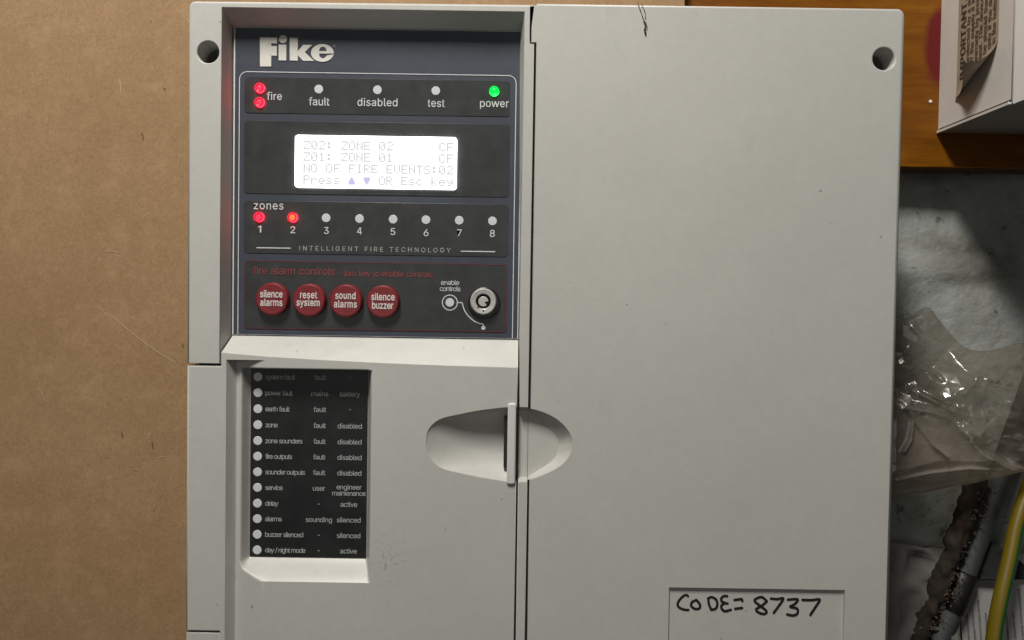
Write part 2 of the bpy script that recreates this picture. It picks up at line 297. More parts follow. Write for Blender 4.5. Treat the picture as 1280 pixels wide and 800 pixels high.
# text: outlines of a plain sans-serif alphabet (advance width, then contours in 1/1000 units)
GLYPHS = {}
for _l in """- 453 337,244 337,188 114,188 114,244
. 188 95,-4 83,-3 73,1 63,9 55,18 51,29 50,41 51,53 55,64 63,73 73,81 83,85 95,87 107,85 118,81 128,73 135,64 140,53 141,41 140,29 135,18 128,9 118,1 107,-3
/ 249 235,533 71,-76 14,-76 178,533
1 300 150,0 214,0 214,509 160,509 60,440 60,375 150,430
2 453 64,0 64,47 234,229 282,282 294,298 303,312 311,327 316,341 319,356 320,371 319,389 315,405 308,419 298,431 287,441 273,449 258,455 241,458 224,460 205,458 188,454 172,447 159,438 148,427 139,413 132,398 128,381 127,362 66,362 68,391 75,418 86,442 102,464 121,482 143,496 168,507 196,513 225,516 254,513 281,507 306,497 328,482 346,465 361,445 372,423 379,398 381,372 380,354 377,336 371,318 363,299 351,280 336,259 317,235 294,209 267,180 153,60 153,57 389,57 389,0
3 453 218,-7 188,-5 159,1 133,10 108,22 88,38 70,57 57,79 48,104 44,132 109,132 112,115 118,100 126,87 137,76 150,66 165,59 182,54 200,51 219,50 239,51 258,55 275,61 291,69 304,80 315,93 323,108 328,125 329,145 328,163 323,180 316,196 306,211 292,223 275,234 254,241 229,246 201,248 157,248 157,299 288,448 288,452 70,452 70,509 372,509 372,461 211,278 211,289 247,290 279,286 308,276 333,262 354,244 371,222 383,198 391,173 393,145 390,116 383,90 370,66 354,45 333,27 309,12 281,2 251,-5
4 440 270,0 332,0 332,115 400,115 400,172 332,172 332,509 255,509 40,175 40,115 270,115|270,172 270,425 266,425 108,172
5 453 221,-7 192,-5 165,1 140,11 118,25 99,41 83,60 71,82 63,105 60,130 122,130 125,115 130,102 138,89 148,78 160,68 173,60 188,54 204,51 221,50 241,51 259,56 276,64 291,75 304,89 314,104 322,122 326,141 328,162 326,183 321,203 314,221 303,237 290,251 275,262 257,270 238,275 218,277 201,276 184,273 167,268 152,262 139,255 128,246 67,253 96,509 366,509 366,452 151,452 134,301 136,301 148,311 162,318 178,325 194,330 212,333 229,334 252,332 274,328 294,321 313,311 330,299 345,285 358,269 370,251 379,231 386,210 390,187 391,163 388,132 381,102 369,76 352,52 332,32 309,15 282,3 253,-4
6 453 226,-7 196,-4 168,3 142,15 119,31 100,51 84,74 73,101 66,130 64,162 65,187 71,212 80,239 93,268 112,302 137,340 252,509 322,509 151,261 145,261 165,288 196,307 208,311 221,313 235,314 265,312 291,305 316,295 337,280 355,262 370,240 380,215 387,187 389,157 387,127 379,98 368,73 352,50 333,30 310,14 284,3 257,-4|226,48 245,50 263,55 279,63 293,73 304,86 314,101 322,119 326,137 327,157 326,178 322,196 314,213 304,228 293,241 279,251 263,259 245,264 226,265 207,264 190,259 174,252 160,241 148,229 138,214 131,197 126,179 125,158 126,138 131,119 138,102 148,86 160,73 174,63 190,55 207,50
7 453 97,0 323,448 323,452 62,452 62,509 391,509 391,449 165,0
8 453 226,-7 193,-5 163,1 136,11 111,25 91,42 74,62 62,84 54,109 52,135 53,156 58,176 65,195 75,212 87,228 101,241 117,252 134,260 153,265 153,267 129,276 109,289 93,308 80,330 73,354 70,380 73,405 79,429 90,450 106,469 124,485 146,498 170,508 197,514 226,516 255,514 282,508 306,498 328,485 346,469 361,450 373,429 379,405 382,380 379,354 372,330 359,308 343,289 323,276 300,267 300,265 319,260 335,252 351,241 365,228 377,212 387,195 395,176 399,156 401,135 398,109 391,84 378,62 362,42 341,25 317,11 289,1 259,-5|226,49 248,50 267,54 285,60 300,69 313,79 323,91 331,106 335,121 337,139 335,157 330,173 322,189 312,202 298,213 283,223 265,230 247,234 226,235 206,234 187,230 169,223 154,213 140,202 130,189 122,173 117,157 115,139 117,121 121,106 129,91 139,79 152,69 167,60 185,54 205,50|226,290 244,291 260,294 274,300 287,308 298,318 307,330 314,344 318,359 319,376 318,392 314,407 308,420 299,432 288,442 275,449 260,455 244,459 226,460 208,459 192,455 177,449 164,442 153,432 145,420 138,407 134,392 133,376 134,359 138,344 145,330 154,318 165,308 178,300 193,294 209,291
A 480 16,0 201,509 276,509 463,0 395,0 287,302 264,372 232,478 245,478 213,371 191,302 85,0|110,142 110,199 370,199 370,142
C 510 267,-7 225,-3 186,7 150,25 119,49 92,79 70,115 53,157 44,203 40,254 44,305 53,352 70,393 92,429 119,459 150,484 186,501 225,512 267,516 293,514 317,511 340,504 362,496 383,485 402,471 419,456 435,438 448,418 459,397 467,373 473,348 408,348 404,365 397,380 389,395 380,407 369,418 357,428 344,437 330,444 315,449 300,453 284,455 267,456 237,453 209,445 184,432 161,414 141,391 125,364 113,332 106,295 103,254 106,213 113,177 125,145 141,117 161,94 184,76 210,63 237,56 267,53 284,54 300,56 315,60 330,65 344,72 357,81 369,90 380,102 389,114 397,128 404,144 408,160 473,160 467,135 459,112 448,91 435,71 420,53 402,38 383,24 363,13 341,5 317,-2 293,-6
E 419 60,0 60,509 372,509 372,452 125,452 125,286 355,286 355,229 125,229 125,57 375,57 375,0
F 410 60,0 60,509 369,509 369,452 125,452 125,278 346,278 346,221 125,221 125,0
G 520 269,-7 225,-3 185,7 149,25 118,49 91,79 69,116 53,157 43,203 40,254 43,305 53,352 69,393 91,429 117,459 149,484 184,501 223,512 265,516 291,514 316,510 340,504 363,494 384,483 403,469 421,453 436,436 449,416 460,395 468,373 474,349 408,349 402,365 395,379 387,393 378,406 368,417 356,427 344,436 330,443 315,448 300,453 283,455 265,456 236,453 209,445 183,432 160,414 141,392 125,364 113,332 106,295 103,254 106,213 113,177 125,145 141,117 161,95 184,76 210,63 238,56 269,53 296,55 322,61 345,71 365,85 382,102 396,123 407,147 413,173 415,202 434,199 283,199 283,256 478,256 478,200 475,160 466,124 451,91 431,62 406,38 377,19 344,5 308,-4
H 517 60,0 60,509 125,509 125,289 392,289 392,509 457,509 457,0 392,0 392,232 125,232 125,0
I 196 66,0 130,0 130,509 66,509
L 393 60,0 60,509 125,509 125,57 361,57 361,0
M 628 60,0 60,509 138,509 313,95 488,509 566,509 566,0 505,0 505,390 340,0 285,0 121,390 121,0
N 523 60,0 60,509 136,509 343,183 363,151 388,107 414,55 405,54 401,108 399,157 399,195 399,509 463,509 463,0 387,0 202,290 177,331 148,381 108,452 119,454 122,384 124,328 125,291 125,0
O 533 267,-7 225,-3 186,7 150,25 119,49 92,79 70,115 53,157 44,203 40,254 44,305 53,352 70,393 92,429 119,459 150,484 186,501 225,512 267,516 309,512 348,501 384,484 415,459 442,429 464,393 480,352 490,305 493,254 490,203 480,157 464,115 442,79 415,49 384,25 348,7 309,-3|267,53 296,55 324,63 349,76 372,94 392,116 408,144 420,176 428,213 430,254 428,295 420,332 408,365 392,392 372,415 349,433 324,446 296,453 267,456 237,453 210,445 184,433 161,415 142,392 125,364 113,332 106,295 103,254 106,213 113,176 125,144 142,117 161,94 184,76 210,63 237,55
P 445 60,0 60,509 235,509 305,499 356,471 390,430 407,377 407,318 390,265 356,223 305,195 235,186 124,186 124,0|124,242 233,242 279,248 312,266 333,294 344,348 333,402 312,428 279,446 232,452 124,452
R 449 60,0 60,509 235,509 305,499 356,471 390,430 407,377 407,318 390,265 356,223 318,202 425,0 350,0 252,190 124,190 124,0|124,246 233,246 279,250 312,266 333,294 344,348 333,402 312,428 279,446 232,452 124,452
T 449 32,452 32,509 417,509 417,452 257,452 257,0 193,0 193,452
Y 472 203,0 203,208 16,509 91,509 192,344 222,292 250,230 224,230 251,293 280,344 381,509 455,509 268,208 268,0
a 389 160,-9 137,-7 115,-3 94,5 76,15 60,29 48,45 38,63 32,84 30,108 32,128 36,146 43,161 53,174 64,184 78,193 92,200 108,206 125,211 178,220 234,227 265,235 276,255 276,257 275,272 272,285 267,297 260,307 251,315 240,322 227,327 212,330 196,331 178,330 163,327 149,322 118,301 100,274 41,291 51,313 64,331 79,346 95,358 114,368 133,375 153,380 173,383 194,384 239,379 255,375 271,369 286,360 300,350 312,336 322,320 330,301 335,278 337,251 337,0 277,0 277,52 272,52 252,25 242,16 229,8 215,1 199,-4 181,-7|170,45 192,47 211,51 228,59 242,68 254,80 263,93 270,108 274,122 276,138 276,190 259,182 231,176 200,171 175,168 134,159 122,153 112,147 103,139 97,130 93,118 92,105 93,93 96,82 102,72 109,64 119,57 130,52 142,48 156,46
b 424 229,-8 208,-7 189,-3 172,4 159,12 147,21 138,31 118,59 112,59 112,0 53,0 53,509 114,509 114,319 118,319 137,346 147,355 158,364 171,373 188,379 207,383 229,384 259,382 287,374 313,361 335,342 354,320 370,293 381,261 388,227 390,189 388,151 381,116 370,84 355,57 336,34 313,16 288,3 260,-6|220,47 242,49 262,55 279,66 294,80 306,97 316,117 323,139 327,163 328,189 327,215 323,239 316,261 307,281 295,298 280,311 262,322 243,328 220,330 198,328 178,322 161,312 147,299 134,282 125,263 118,241 114,216 113,189 114,162 118,138 125,115 135,95 147,78 162,65 179,55 198,49
c 396 207,-8 174,-5 144,3 117,16 93,35 72,58 56,85 44,116 37,150 34,187 37,225 44,260 56,291 72,318 93,341 117,360 144,374 174,382 207,384 226,384 243,381 260,377 276,371 291,364 305,356 318,346 330,335 340,322 349,308 356,293 362,277 303,262 290,289 270,311 242,325 207,330 184,328 163,321 145,310 130,296 118,278 108,258 102,236 98,212 96,187 98,163 102,139 108,117 118,97 130,80 145,66 163,55 184,49 207,46 243,52 271,66 292,89 304,117 363,102 357,86 350,70 341,56 331,43 319,32 306,21 292,12 277,5 261,-1 244,-5 226,-7
d 424 195,-8 165,-6 137,3 111,16 89,34 70,57 55,84 43,116 36,151 34,189 36,227 43,261 55,293 70,320 89,342 112,361 137,374 165,382 196,384 218,383 237,379 253,373 267,364 278,355 287,346 306,319 311,319 311,509 372,509 372,0 313,0 313,59 307,59 287,31 277,21 266,12 252,4 236,-3 217,-7|205,47 226,49 246,55 263,65 278,78 290,95 299,115 306,138 310,162 312,189 310,216 306,241 300,263 290,282 278,299 263,312 246,322 227,328 205,330 182,328 162,322 145,311 130,298 118,281 108,261 102,239 98,215 96,189 98,163 102,139 109,117 118,97 130,80 145,66 162,55 182,49
e 404 372,168 100,168 104,130 125,85 160,58 208,48 255,56 290,78 305,105 365,88 345,50 300,14 250,-4 205,-8 150,2 95,35 55,90 37,150 34,190 40,245 62,305 105,355 150,380 203,388 258,378 310,350 350,300 370,240 373,200|101,222 308,222 302,262 280,305 245,328 203,335 160,326 125,300 105,260
f 254 228,379 228,327 6,327 6,379|81,0 81,432 82,452 87,470 96,486 107,499 120,510 135,519 152,525 169,529 187,530 222,527 243,521 227,468 215,472 195,474 178,472 164,468 154,460 147,449 143,435 142,419 142,0
g 425 207,-151 180,-149 156,-146 134,-140 114,-132 97,-122 82,-110 70,-97 59,-84 51,-69 101,-41 122,-66 131,-74 142,-82 154,-88 169,-93 187,-96 207,-97 236,-95 261,-87 282,-75 298,-58 308,-34 311,-6 311,68 306,68 287,41 277,32 266,23 252,16 236,10 217,6 195,5 165,7 138,14 113,27 90,43 71,65 55,90 43,120 36,154 34,191 36,229 43,263 55,293 71,320 90,342 112,361 138,374 166,382 196,384 218,383 237,379 253,373 267,365 279,356 288,346 308,319 313,319 313,379 372,379 372,-9 370,-40 363,-67 350,-90 334,-109 314,-124 291,-136 265,-144 237,-149|205,59 227,61 246,66 264,75 278,87 290,103 300,121 307,142 311,166 312,193 311,219 307,242 300,264 291,283 279,299 264,312 247,322 227,328 205,330 182,328 163,322 145,312 130,298 118,282 109,262 102,241 98,218 96,193 98,167 102,144 109,123 118,104 131,88 145,76 163,66 183,61
h 410 114,227 114,0 53,0 53,509 114,509 114,287 102,287 116,319 132,344 152,362 175,374 200,382 227,384 252,383 275,377 295,369 313,356 328,340 341,321 350,298 355,271 357,240 357,0 296,0 296,235 293,263 286,286 273,304 256,318 235,326 210,329 192,328 176,324 161,317 147,308 136,297 126,283 119,266 115,248
i 167 53,0 53,379 114,379 114,0|84,443 73,444 63,448 54,455 47,463 43,472 41,483 43,494 47,504 54,512 63,518 73,522 84,524 95,522 105,518 114,512 121,504 125,494 126,483 125,472 121,463 114,455 105,448 95,444
k 381 58,0 58,532 119,532 119,215 268,379 345,379 205,228 360,0 285,0 163,182 119,135 119,0
l 189 139,-2 112,0 91,8 74,20 62,37 55,59 53,84 53,509 114,509 114,99 114,83 117,71 120,62 126,57 135,53 146,52 160,53 170,54 181,3 162,-1
m 610 53,0 53,379 112,379 112,295 108,295 114,314 122,331 132,346 144,358 158,368 172,376 187,382 203,385 219,386 245,383 268,375 287,361 303,342 314,320 321,295 312,295 318,312 326,329 337,343 350,356 364,366 381,375 398,381 417,385 437,386 458,385 478,380 497,372 514,361 529,346 541,328 550,307 555,283 557,255 557,0 496,0 496,254 493,279 485,298 473,313 456,323 438,329 419,330 402,329 387,326 374,320 363,312 353,302 345,290 340,277 336,263 335,247 335,0 274,0 274,260 272,280 265,297 253,311 238,322 220,328 199,330 185,329 171,326 158,320 145,312 135,302 126,289 119,274 115,257 114,238 114,0
n 410 114,227 114,0 53,0 53,379 112,379 112,287 102,287 116,319 132,344 152,362 175,374 200,382 227,384 252,383 275,377 295,369 313,356 328,340 341,321 350,298 355,271 357,240 357,0 296,0 296,235 293,263 286,286 273,304 256,318 235,326 210,329 192,328 176,324 161,317 147,308 136,297 126,283 119,266 115,248
o 415 207,-8 174,-5 144,3 117,16 93,35 72,58 56,85 44,116 37,150 34,187 37,225 44,260 56,291 72,318 93,341 117,360 144,374 174,382 207,384 241,382 271,374 299,360 323,341 343,318 359,291 371,260 379,225 381,187 379,150 371,116 359,85 343,58 323,35 299,16 271,3 241,-5|207,46 231,49 252,55 270,66 285,80 298,97 307,117 314,139 318,163 319,187 318,212 314,236 307,258 298,278 285,296 270,310 252,321 231,328 207,330 184,328 163,321 145,310 130,296 118,278 108,258 102,236 98,212 96,187 98,163 102,139 108,117 118,97 130,80 145,66 163,55 184,49
p 424 53,-143 53,379 112,379 112,319 118,319 137,346 147,355 158,364 171,373 188,379 207,383 229,384 259,382 287,374 313,361 335,342 354,320 370,293 381,261 388,227 390,189 388,151 381,116 370,84 355,57 336,34 313,16 288,3 260,-6 229,-8 208,-7 189,-3 173,4 159,12 147,21 138,31 118,59 114,59 114,-143|220,47 242,49 262,55 279,66 294,80 306,97 316,117 323,139 327,163 328,189 327,215 323,239 316,261 307,281 295,298 280,311 262,322 243,328 220,330 198,328 178,322 161,312 147,299 134,282 125,263 118,241 114,216 113,189 114,162 118,138 125,115 135,95 147,78 162,65 179,55 198,49
r 259 53,0 53,379 112,379 112,321 115,321 124,339 137,354 152,367 171,377 191,383 213,385 229,384 243,384 243,322 230,324 207,326 190,324 174,321 159,315 146,306 135,296 126,284 119,269 115,254 114,237 114,0
s 365 182,-8 157,-7 133,-3 112,3 93,12 76,24 62,38 50,54 41,73 36,94 94,107 101,87 111,72 124,60 141,52 160,47 181,45 206,47 227,53 244,62 258,74 265,88 268,103 266,115 262,126 254,136 243,144 229,150 212,155 149,170 118,180 92,192 72,208 58,227 50,249 47,274 49,295 55,314 65,332 79,347 95,360 115,370 137,378 161,383 187,384 212,383 234,379 254,372 271,363 286,352 299,339 309,324 318,308 324,290 268,277 262,291 254,304 243,316 228,325 210,331 187,333 166,331 147,326 131,317 119,305 111,292 109,277 110,264 115,253 124,243 136,235 152,229 172,223 229,209 261,200 287,187 306,171 320,153 328,131 331,107 329,85 323,65 312,47 298,31 281,18 260,6 236,-2 210,-7
t 227 204,379 204,327 6,327 6,379|65,471 126,471 126,98 127,83 130,70 136,61 144,55 156,51 170,50 185,51 202,54 213,2 192,-3 168,-4 138,-1 113,7 92,21 77,41 68,64 65,93
u 410 182,-5 158,-3 135,2 115,11 97,23 82,39 69,59 60,82 54,109 53,139 53,379 114,379 114,144 116,117 124,94 137,75 154,61 175,53 200,50 218,51 234,55 249,62 263,71 274,83 283,97 290,113 295,132 296,153 296,379 357,379 357,0 298,0 298,92 307,92 294,60 277,35 257,17 234,5 209,-3
v 389 163,0 17,379 84,379 165,155 187,87 206,21 184,21 203,87 224,155 305,379 371,379 226,0
w 567 5,379 70,379 150,95 250,379 315,379 412,95 492,379 560,379 445,0 380,0 284,275 183,0 118,0
y 389 47,-139 61,-86 71,-87 104,-89 113,-86 122,-81 130,-74 138,-64 145,-51 151,-36 163,-1 17,379 84,379 165,155 187,87 206,21 184,21 202,87 224,155 305,379 371,379 204,-58 196,-77 187,-93 177,-107 165,-119 153,-128 139,-136 125,-141 109,-144 91,-145 65,-143
z 380 42,0 42,46 254,320 254,323 48,323 48,379 333,379 333,331 126,60 126,56 339,56 339,0""".splitlines():
    _c, _a, _r = _l[0], _l[2:].split(' ', 1)[0], _l[2:].split(' ', 1)[1]
    _ls = [[tuple(float(k) for k in p.split(',')) for p in q.split()] for q in _r.split('|')]
    GLYPHS[_c] = (float(_a), _ls)
def inside(p, poly):
    c = False; n = len(poly)
    for i in range(n):
        (x0, y0), (x1, y1) = poly[i], poly[(i + 1) % n]
        if (y0 > p[1]) != (y1 > p[1]) and p[0] < (x1 - x0) * (p[1] - y0) / (y1 - y0) + x0: c = not c
    return c
_gc = {}
def glyph(ch, bold):
    if (ch, bold) in _gc: return _gc[ch, bold]
    adv, ls = GLYPHS[ch]; ls = sorted(ls, key=lambda l: -abs(area2(l))); groups = []
    for l in ls:
        host = next((gq for gq in groups if abs(area2(l)) < 0.7 * abs(area2(gq[0])) and all(inside(p, gq[0]) for p in l)), None)
        (host.append(l) if host else groups.append([l]))
    vs, fs = [], []
    for gq in groups:
        loops = []
        for k, l in enumerate(gq):
            if (area2(l) > 0) == (k == 0): l = l[::-1]           # filled contours clockwise, counters the other way
            loops.append(offset(l, [bold] * len(l)) if bold else l)
        k0 = len(vs); flat = [p for l in loops for p in l]
        for t in tessellate_polygon([[Vector((p[0], p[1], 0)) for p in l] for l in loops]):
            A, B, C = (flat[i] for i in t); ar = (B[0] - A[0]) * (C[1] - A[1]) - (C[0] - A[0]) * (B[1] - A[1])
            if abs(ar) > 1e-6: fs.append(tuple(k0 + i for i in (t if ar > 0 else t[::-1])))
        vs += flat
    _gc[ch, bold] = (adv + bold * 1.0, vs, fs); return _gc[ch, bold]
ASC = 532.0
def raw_text(s, bold=0.0, track=0.0):
    vs, fs, x = [], [], 0.0
    for i, ch in enumerate(s):
        if ch == ' ': x += 250 + track; continue
        adv, v, f = glyph(ch, bold); k = len(vs)
        vs += [(p[0] + x, p[1], i % 2) for p in v]; fs += [tuple(j + k for j in t) for t in f]; x += adv + track
    return vs, fs
def text(s, x0, x1, base, h, d, mat, parent, org, bold=0.0, squeeze=None, label=None):
    """printed words: from photo pixel x0 to x1, base line at y = base (at x0), ascender height h pixels.
    The letters keep their own width (times squeeze) and the spacing closes or opens to fill the run"""
    X0, Z0 = U(x0, base, d); X1, _ = U(x1, base, d); sz = h * S(d) / ASC
    bold = round(bold)
    vs, fs = raw_text(s, bold); a, b = min(v[0] for v in vs), max(v[0] for v in vs)
    if squeeze is None or len(s) < 2: sx = (X1 - X0) / (b - a)
    else:
        sx = sz * squeeze; tr = ((X1 - X0) / sx - (b - a)) / (len(s) - 1)
        vs, fs = raw_text(s, bold, tr); a, b = min(v[0] for v in vs), max(v[0] for v in vs); sx = (X1 - X0) / (b - a)
    pts = [(X0 + (v[0] - a) * sx, d - 0.00002 * v[2], Z0 + v[1] * sz) for v in vs]
    o = mesh_obj('lettering', pts, fs, mat, parent, org)
    if label: o['label'] = label
    return o

# ------------------------------------------------------------------ materials
G = (0.512, 0.504, 0.466)
DOORMARK = P3(486, 703, 0)
M_door = None
M_plastic = plastic('grey_plastic', G)
M_black = plain('black_print', (0.029, 0.031, 0.030), 0.32, var=0.25, vscale=120)
M_blue = plain('slate_blue_print', (0.047, 0.054, 0.072), 0.42, spec=0.4, var=0.08, vscale=150, bmp=0.05, bscale=1800)
M_white = plain('white_print', (0.62, 0.63, 0.62), 0.5)
M_lamp = plain('unlit_lamp_window', (0.60, 0.62, 0.62), 0.35, var=0.05, vscale=600)
M_logo = plain('cream_print', (0.66, 0.64, 0.58), 0.5, var=0.06, vscale=300)
M_dim = plain('faded_print', (0.33, 0.34, 0.33), 0.5, var=0.3, vscale=500)
M_redprint = plain('dark_red_print', (0.125, 0.024, 0.024), 0.5, var=0.2, vscale=300)
M_redtext = plain('red_lettering_print', (0.23, 0.045, 0.045), 0.5, var=0.15, vscale=300)
M_redbtn = plain('red_button_plastic', (0.19, 0.016, 0.021), 0.32, var=0.12, vscale=200, bmp=0.04)
M_chrome = plain('worn_metal', (0.50, 0.49, 0.46), 0.38, metal=0.25, var=0.1, vscale=500, bmp=0.1)
M_dark = plain('black_plastic', (0.012, 0.012, 0.012), 0.35)
M_hole = plain('dark_gap', (0.01, 0.01, 0.009), 0.8)
M_ink = plain('marker_ink', (0.012, 0.012, 0.012), 0.45)
M_lcd = glow('lit_screen', (1, 1, 1), 1.12)
M_lcdhalo = glow('screen_halo_edge', (0.95, 1.0, 0.93), 7.0)  # lens edge glows far above the face, an added halo round the screen
M_dot = glow('screen_dots', (0.84, 0.83, 0.81), 0.70)
M_arrow = glow('screen_arrows', (0.60, 0.58, 0.88), 0.92)
M_red1 = glow('red_lamp_core', (1.0, 0.035, 0.075), 1.6)
M_red2 = glow('red_lamp_ring', (0.75, 0.0, 0.025), 0.75)
M_redhalo = glow('red_halo_rim', (1.0, 0.008, 0.02), 20.0)  # side wall made over-bright to throw an added red halo on the fascia
M_red4 = glow('red_lamp_face', (1.0, 0.03, 0.08), 1.6)
M_org = glow('orange_lamp_core', (1.0, 0.16, 0.04), 1.7)
M_grn = glow('green_lamp_core', (0.0, 0.85, 0.08), 1.3)
M_grnhalo = glow('green_halo_rim', (0.02, 0.9, 0.10), 7.0)  # likewise an added green halo, brighter than the lamp itself

# ================================================================== THE SETTING
D_MDF, D_ORG, D_WALL = 0.082, 0.100, 0.125
# back wall: whitewashed, blotchy
mt, nt, b = nodes('whitewashed_wall'); co = tc(nt)
f = noi(nt, co, 14, 6, 0.65)
c = ramp(nt, f, [(0.28, (0.11, 0.105, 0.08)), (0.42, (0.235, 0.24, 0.21)), (0.58, (0.34, 0.355, 0.335)), (0.78, (0.27, 0.275, 0.235))])
spots = ramp(nt, noi(nt, co, 75, 4, 0.65), [(0.62, (0, 0, 0)), (0.69, (1, 1, 1))])
vein = noi(nt, co, 20, 5, 0.7); crk = ramp(nt, math_(nt, 'ABSOLUTE', math_(nt, 'SUBTRACT', vein, 0.5)), [(0.002, (1, 1, 1)), (0.008, (0, 0, 0))])
crk = math_(nt, 'MULTIPLY', crk, ramp(nt, noi(nt, co, 9, 2), [(0.5, (0, 0, 0)), (0.6, (1, 1, 1))])); spots = math_(nt, 'MAXIMUM', spots, crk)
c = mix(nt, math_(nt, 'MULTIPLY', spots, 0.7), c, (0.06, 0.05, 0.03))
nt.links.new(c, b.inputs['Base Color']); b.inputs['Roughness'].default_value = 0.85
bump(nt, b, noi(nt, co, 30, 6, 0.6), 0.6, 0.006)
M_wall = mt
nx, nz = 60, 70; vs, fs = [], []
x0, x1, z0, z1 = -0.8, 0.9, -0.7, 0.8
zr = U(1180, 336, D_WALL)[1]
xs = [x0, 0.1] + [0.2 + 0.3 * i / nx for i in range(nx + 1)] + [0.6, x1]
zs = [z0, -0.35] + [-0.3 + 0.5 * i / nz for i in range(nz + 1)] + [0.3, z1]
for z in zs:
    for x in xs:
        h = 0.0025 * noise.noise(Vector((x * 22, z * 22, 3.1))) + 0.001 * noise.noise(Vector((x * 90, z * 90, 1.1)))
        h -= 0.004 * math.exp(-((z - zr - 0.004 * math.sin(x * 40)) / 0.006) ** 2)
        vs.append((x, D_WALL + h, z))
W = len(xs)
fs = [(j * W + i, j * W + i + 1, (j + 1) * W + i + 1, (j + 1) * W + i) for j in range(len(zs) - 1) for i in range(W - 1)]
o = mesh_obj('wall', vs, fs, M_wall, smooth=True); o['kind'] = 'structure'

# brown fibre board behind the panel
mt, nt, b = nodes('brown_fibreboard'); co = tc(nt)
f1 = noi(nt, co, 7, 5, 0.6); f2 = noi(nt, tc(nt, (1, 1, 1), (0.3, 0.6, 0.2)), 420, 4, 0.7, 1.2); f3 = noi(nt, co, 60, 4, 0.65)
c = ramp(nt, f1, [(0.3, (0.30, 0.187, 0.093)), (0.7, (0.385, 0.248, 0.132))])
c = mix(nt, ramp(nt, f2, [(0.35, (0.55, 0.55, 0.55)), (0.65, (0, 0, 0))]), c, (0.205, 0.118, 0.056))
c = mix(nt, ramp(nt, f3, [(0.50, (0, 0, 0)), (0.8, (0.5, 0.5, 0.5))]), c, (0.44, 0.29, 0.16))
for rot, sc in ((0.3, (900, 1, 240)), (1.2, (840, 1, 200)), (2.2, (950, 1, 220)), (2.8, (800, 1, 190))):
    fl = noi(nt, tc(nt, sc, (0, rot, 0)), 1.0, 2, 0.4, 1.0)
    c = mix(nt, ramp(nt, fl, [(0.70, (0, 0, 0)), (0.80, (0.32, 0.32, 0.32))]), c, (0.46, 0.33, 0.20))
dk = noi(nt, co, 190, 2, 0.5)
c = mix(nt, ramp(nt, dk, [(0.73, (0, 0, 0)), (0.80, (0.7, 0.7, 0.7))]), c, (0.075, 0.04, 0.02))
nt.links.new(c, b.inputs['Base Color']); b.inputs['Roughness'].default_value = 0.75; b.inputs['Specular IOR Level'].default_value = 0.25
bump(nt, b, f2, 0.25, 0.0004)
M_mdf = mt
xr = U(856, 3, D_MDF)[0]
org = (-0.25, D_MDF, -0.62)
g = Geo(); g.box(-0.95, xr, D_MDF, D_WALL - 0.006, -0.62, 0.62, 0.0006)
mdf = g.build('backing_board', M_mdf, None, org); mdf.location = org
tag(mdf, 'plain brown fibreboard that the grey alarm panel is fixed to', 'board')
M_scr = plain('pale_scratch', (0.46, 0.33, 0.21), 0.8)
k_ = 0
def one(name, pts, w, mat, par, og):
    g = Geo(); g.stroke(pts, w, D_MDF - 0.00025); return g.build(name, mat, par, og)
def onmdf(x, y): return U(x, y, D_MDF)
def pxs(pts, d): return [U(x, y, d) for x, y in pts]
one('scratch', pxs(crom([(136, 392), (160, 412), (190, 435), (219, 453)], 4), D_MDF - 0.0002), 0.0006, M_scr, mdf, org)
for (x, y, a, l) in ((140, 315, .1, 16), (128, 390, .7, 14), (150, 108, 1.5, 16), (202, 572, -.2, 9), (186, 545, 1.9, 8), (124, 325, 1.4, 6), (236, 30, 1.3, 14), (50, 490, .8, 10), (170, 588, .1, 8)):
    dx, dy = math.cos(a) * l / 2, math.sin(a) * l / 2
    one('scratch', pxs(crom([(x - dx, y - dy), (x + 1, y - 1), (x + dx, y + dy)], 3), D_MDF - 0.0002), 0.0005, M_scr, mdf, org)
M_gou = plain('dark_gouge', (0.13, 0.075, 0.04), 0.8)
for (x, y, l) in ((152, 541, 8), (190, 553, 11), (205, 110, 3), (177, 166, 5), (178, 170, 6), (228, 430, 6)):
    one('gouge', pxs([(x, y), (x + .8, y + l * .3), (x + 1.2, y + l * .65)], D_MDF - 0.0002), 0.0008, M_gou, mdf, org)

# orange painted board to the right
mt, nt, b = nodes('orange_varnished_board'); co = tc(nt, (6, 1, 30))
c = ramp(nt, noi(nt, co, 3, 6, 0.65), [(0.3, (0.120, 0.036, 0.0005)), (0.55, (0.185, 0.062, 0.001)), (0.75, (0.245, 0.100, 0.0015))])
c = mix(nt, ramp(nt, noi(nt, tc(nt, (14, 1, 160)), 3, 4, 0.6), [(0.45, (0, 0, 0)), (0.75, (0.45, 0.45, 0.45))]), c, (0.09, 0.026, 0.0006))
_t = nt.nodes.new('ShaderNodeTexCoord'); _m = nt.nodes.new('ShaderNodeMapping'); _c = U(1177, 58, D_ORG)
_m.inputs['Location'].default_value = (-(_c[0] - 0.4) / 0.0115, 0, -(_c[1] - U(1160, 209, D_ORG)[1]) / 0.029); _m.inputs['Scale'].default_value = (1 / 0.0115, 0, 1 / 0.029)
nt.links.new(_t.outputs['Object'], _m.inputs[0]); _l = nt.nodes.new('ShaderNodeVectorMath'); _l.operation = 'LENGTH'; nt.links.new(_m.outputs[0], _l.inputs[0])
_d = math_(nt, 'ADD', _l.outputs['Value'], math_(nt, 'MULTIPLY', noi(nt, tc(nt), 90, 4), 0.5))
c = mix(nt, ramp(nt, math_(nt, 'MULTIPLY', _d, 0.5), [(0.5, (0.95, 0.95, 0.95)), (0.68, (0, 0, 0))]), c, (0.115, 0.006, 0.008))
nt.links.new(c, b.inputs['Base Color']); b.inputs['Roughness'].default_value = 0.45; b.inputs['Specular IOR Level'].default_value = 0.25
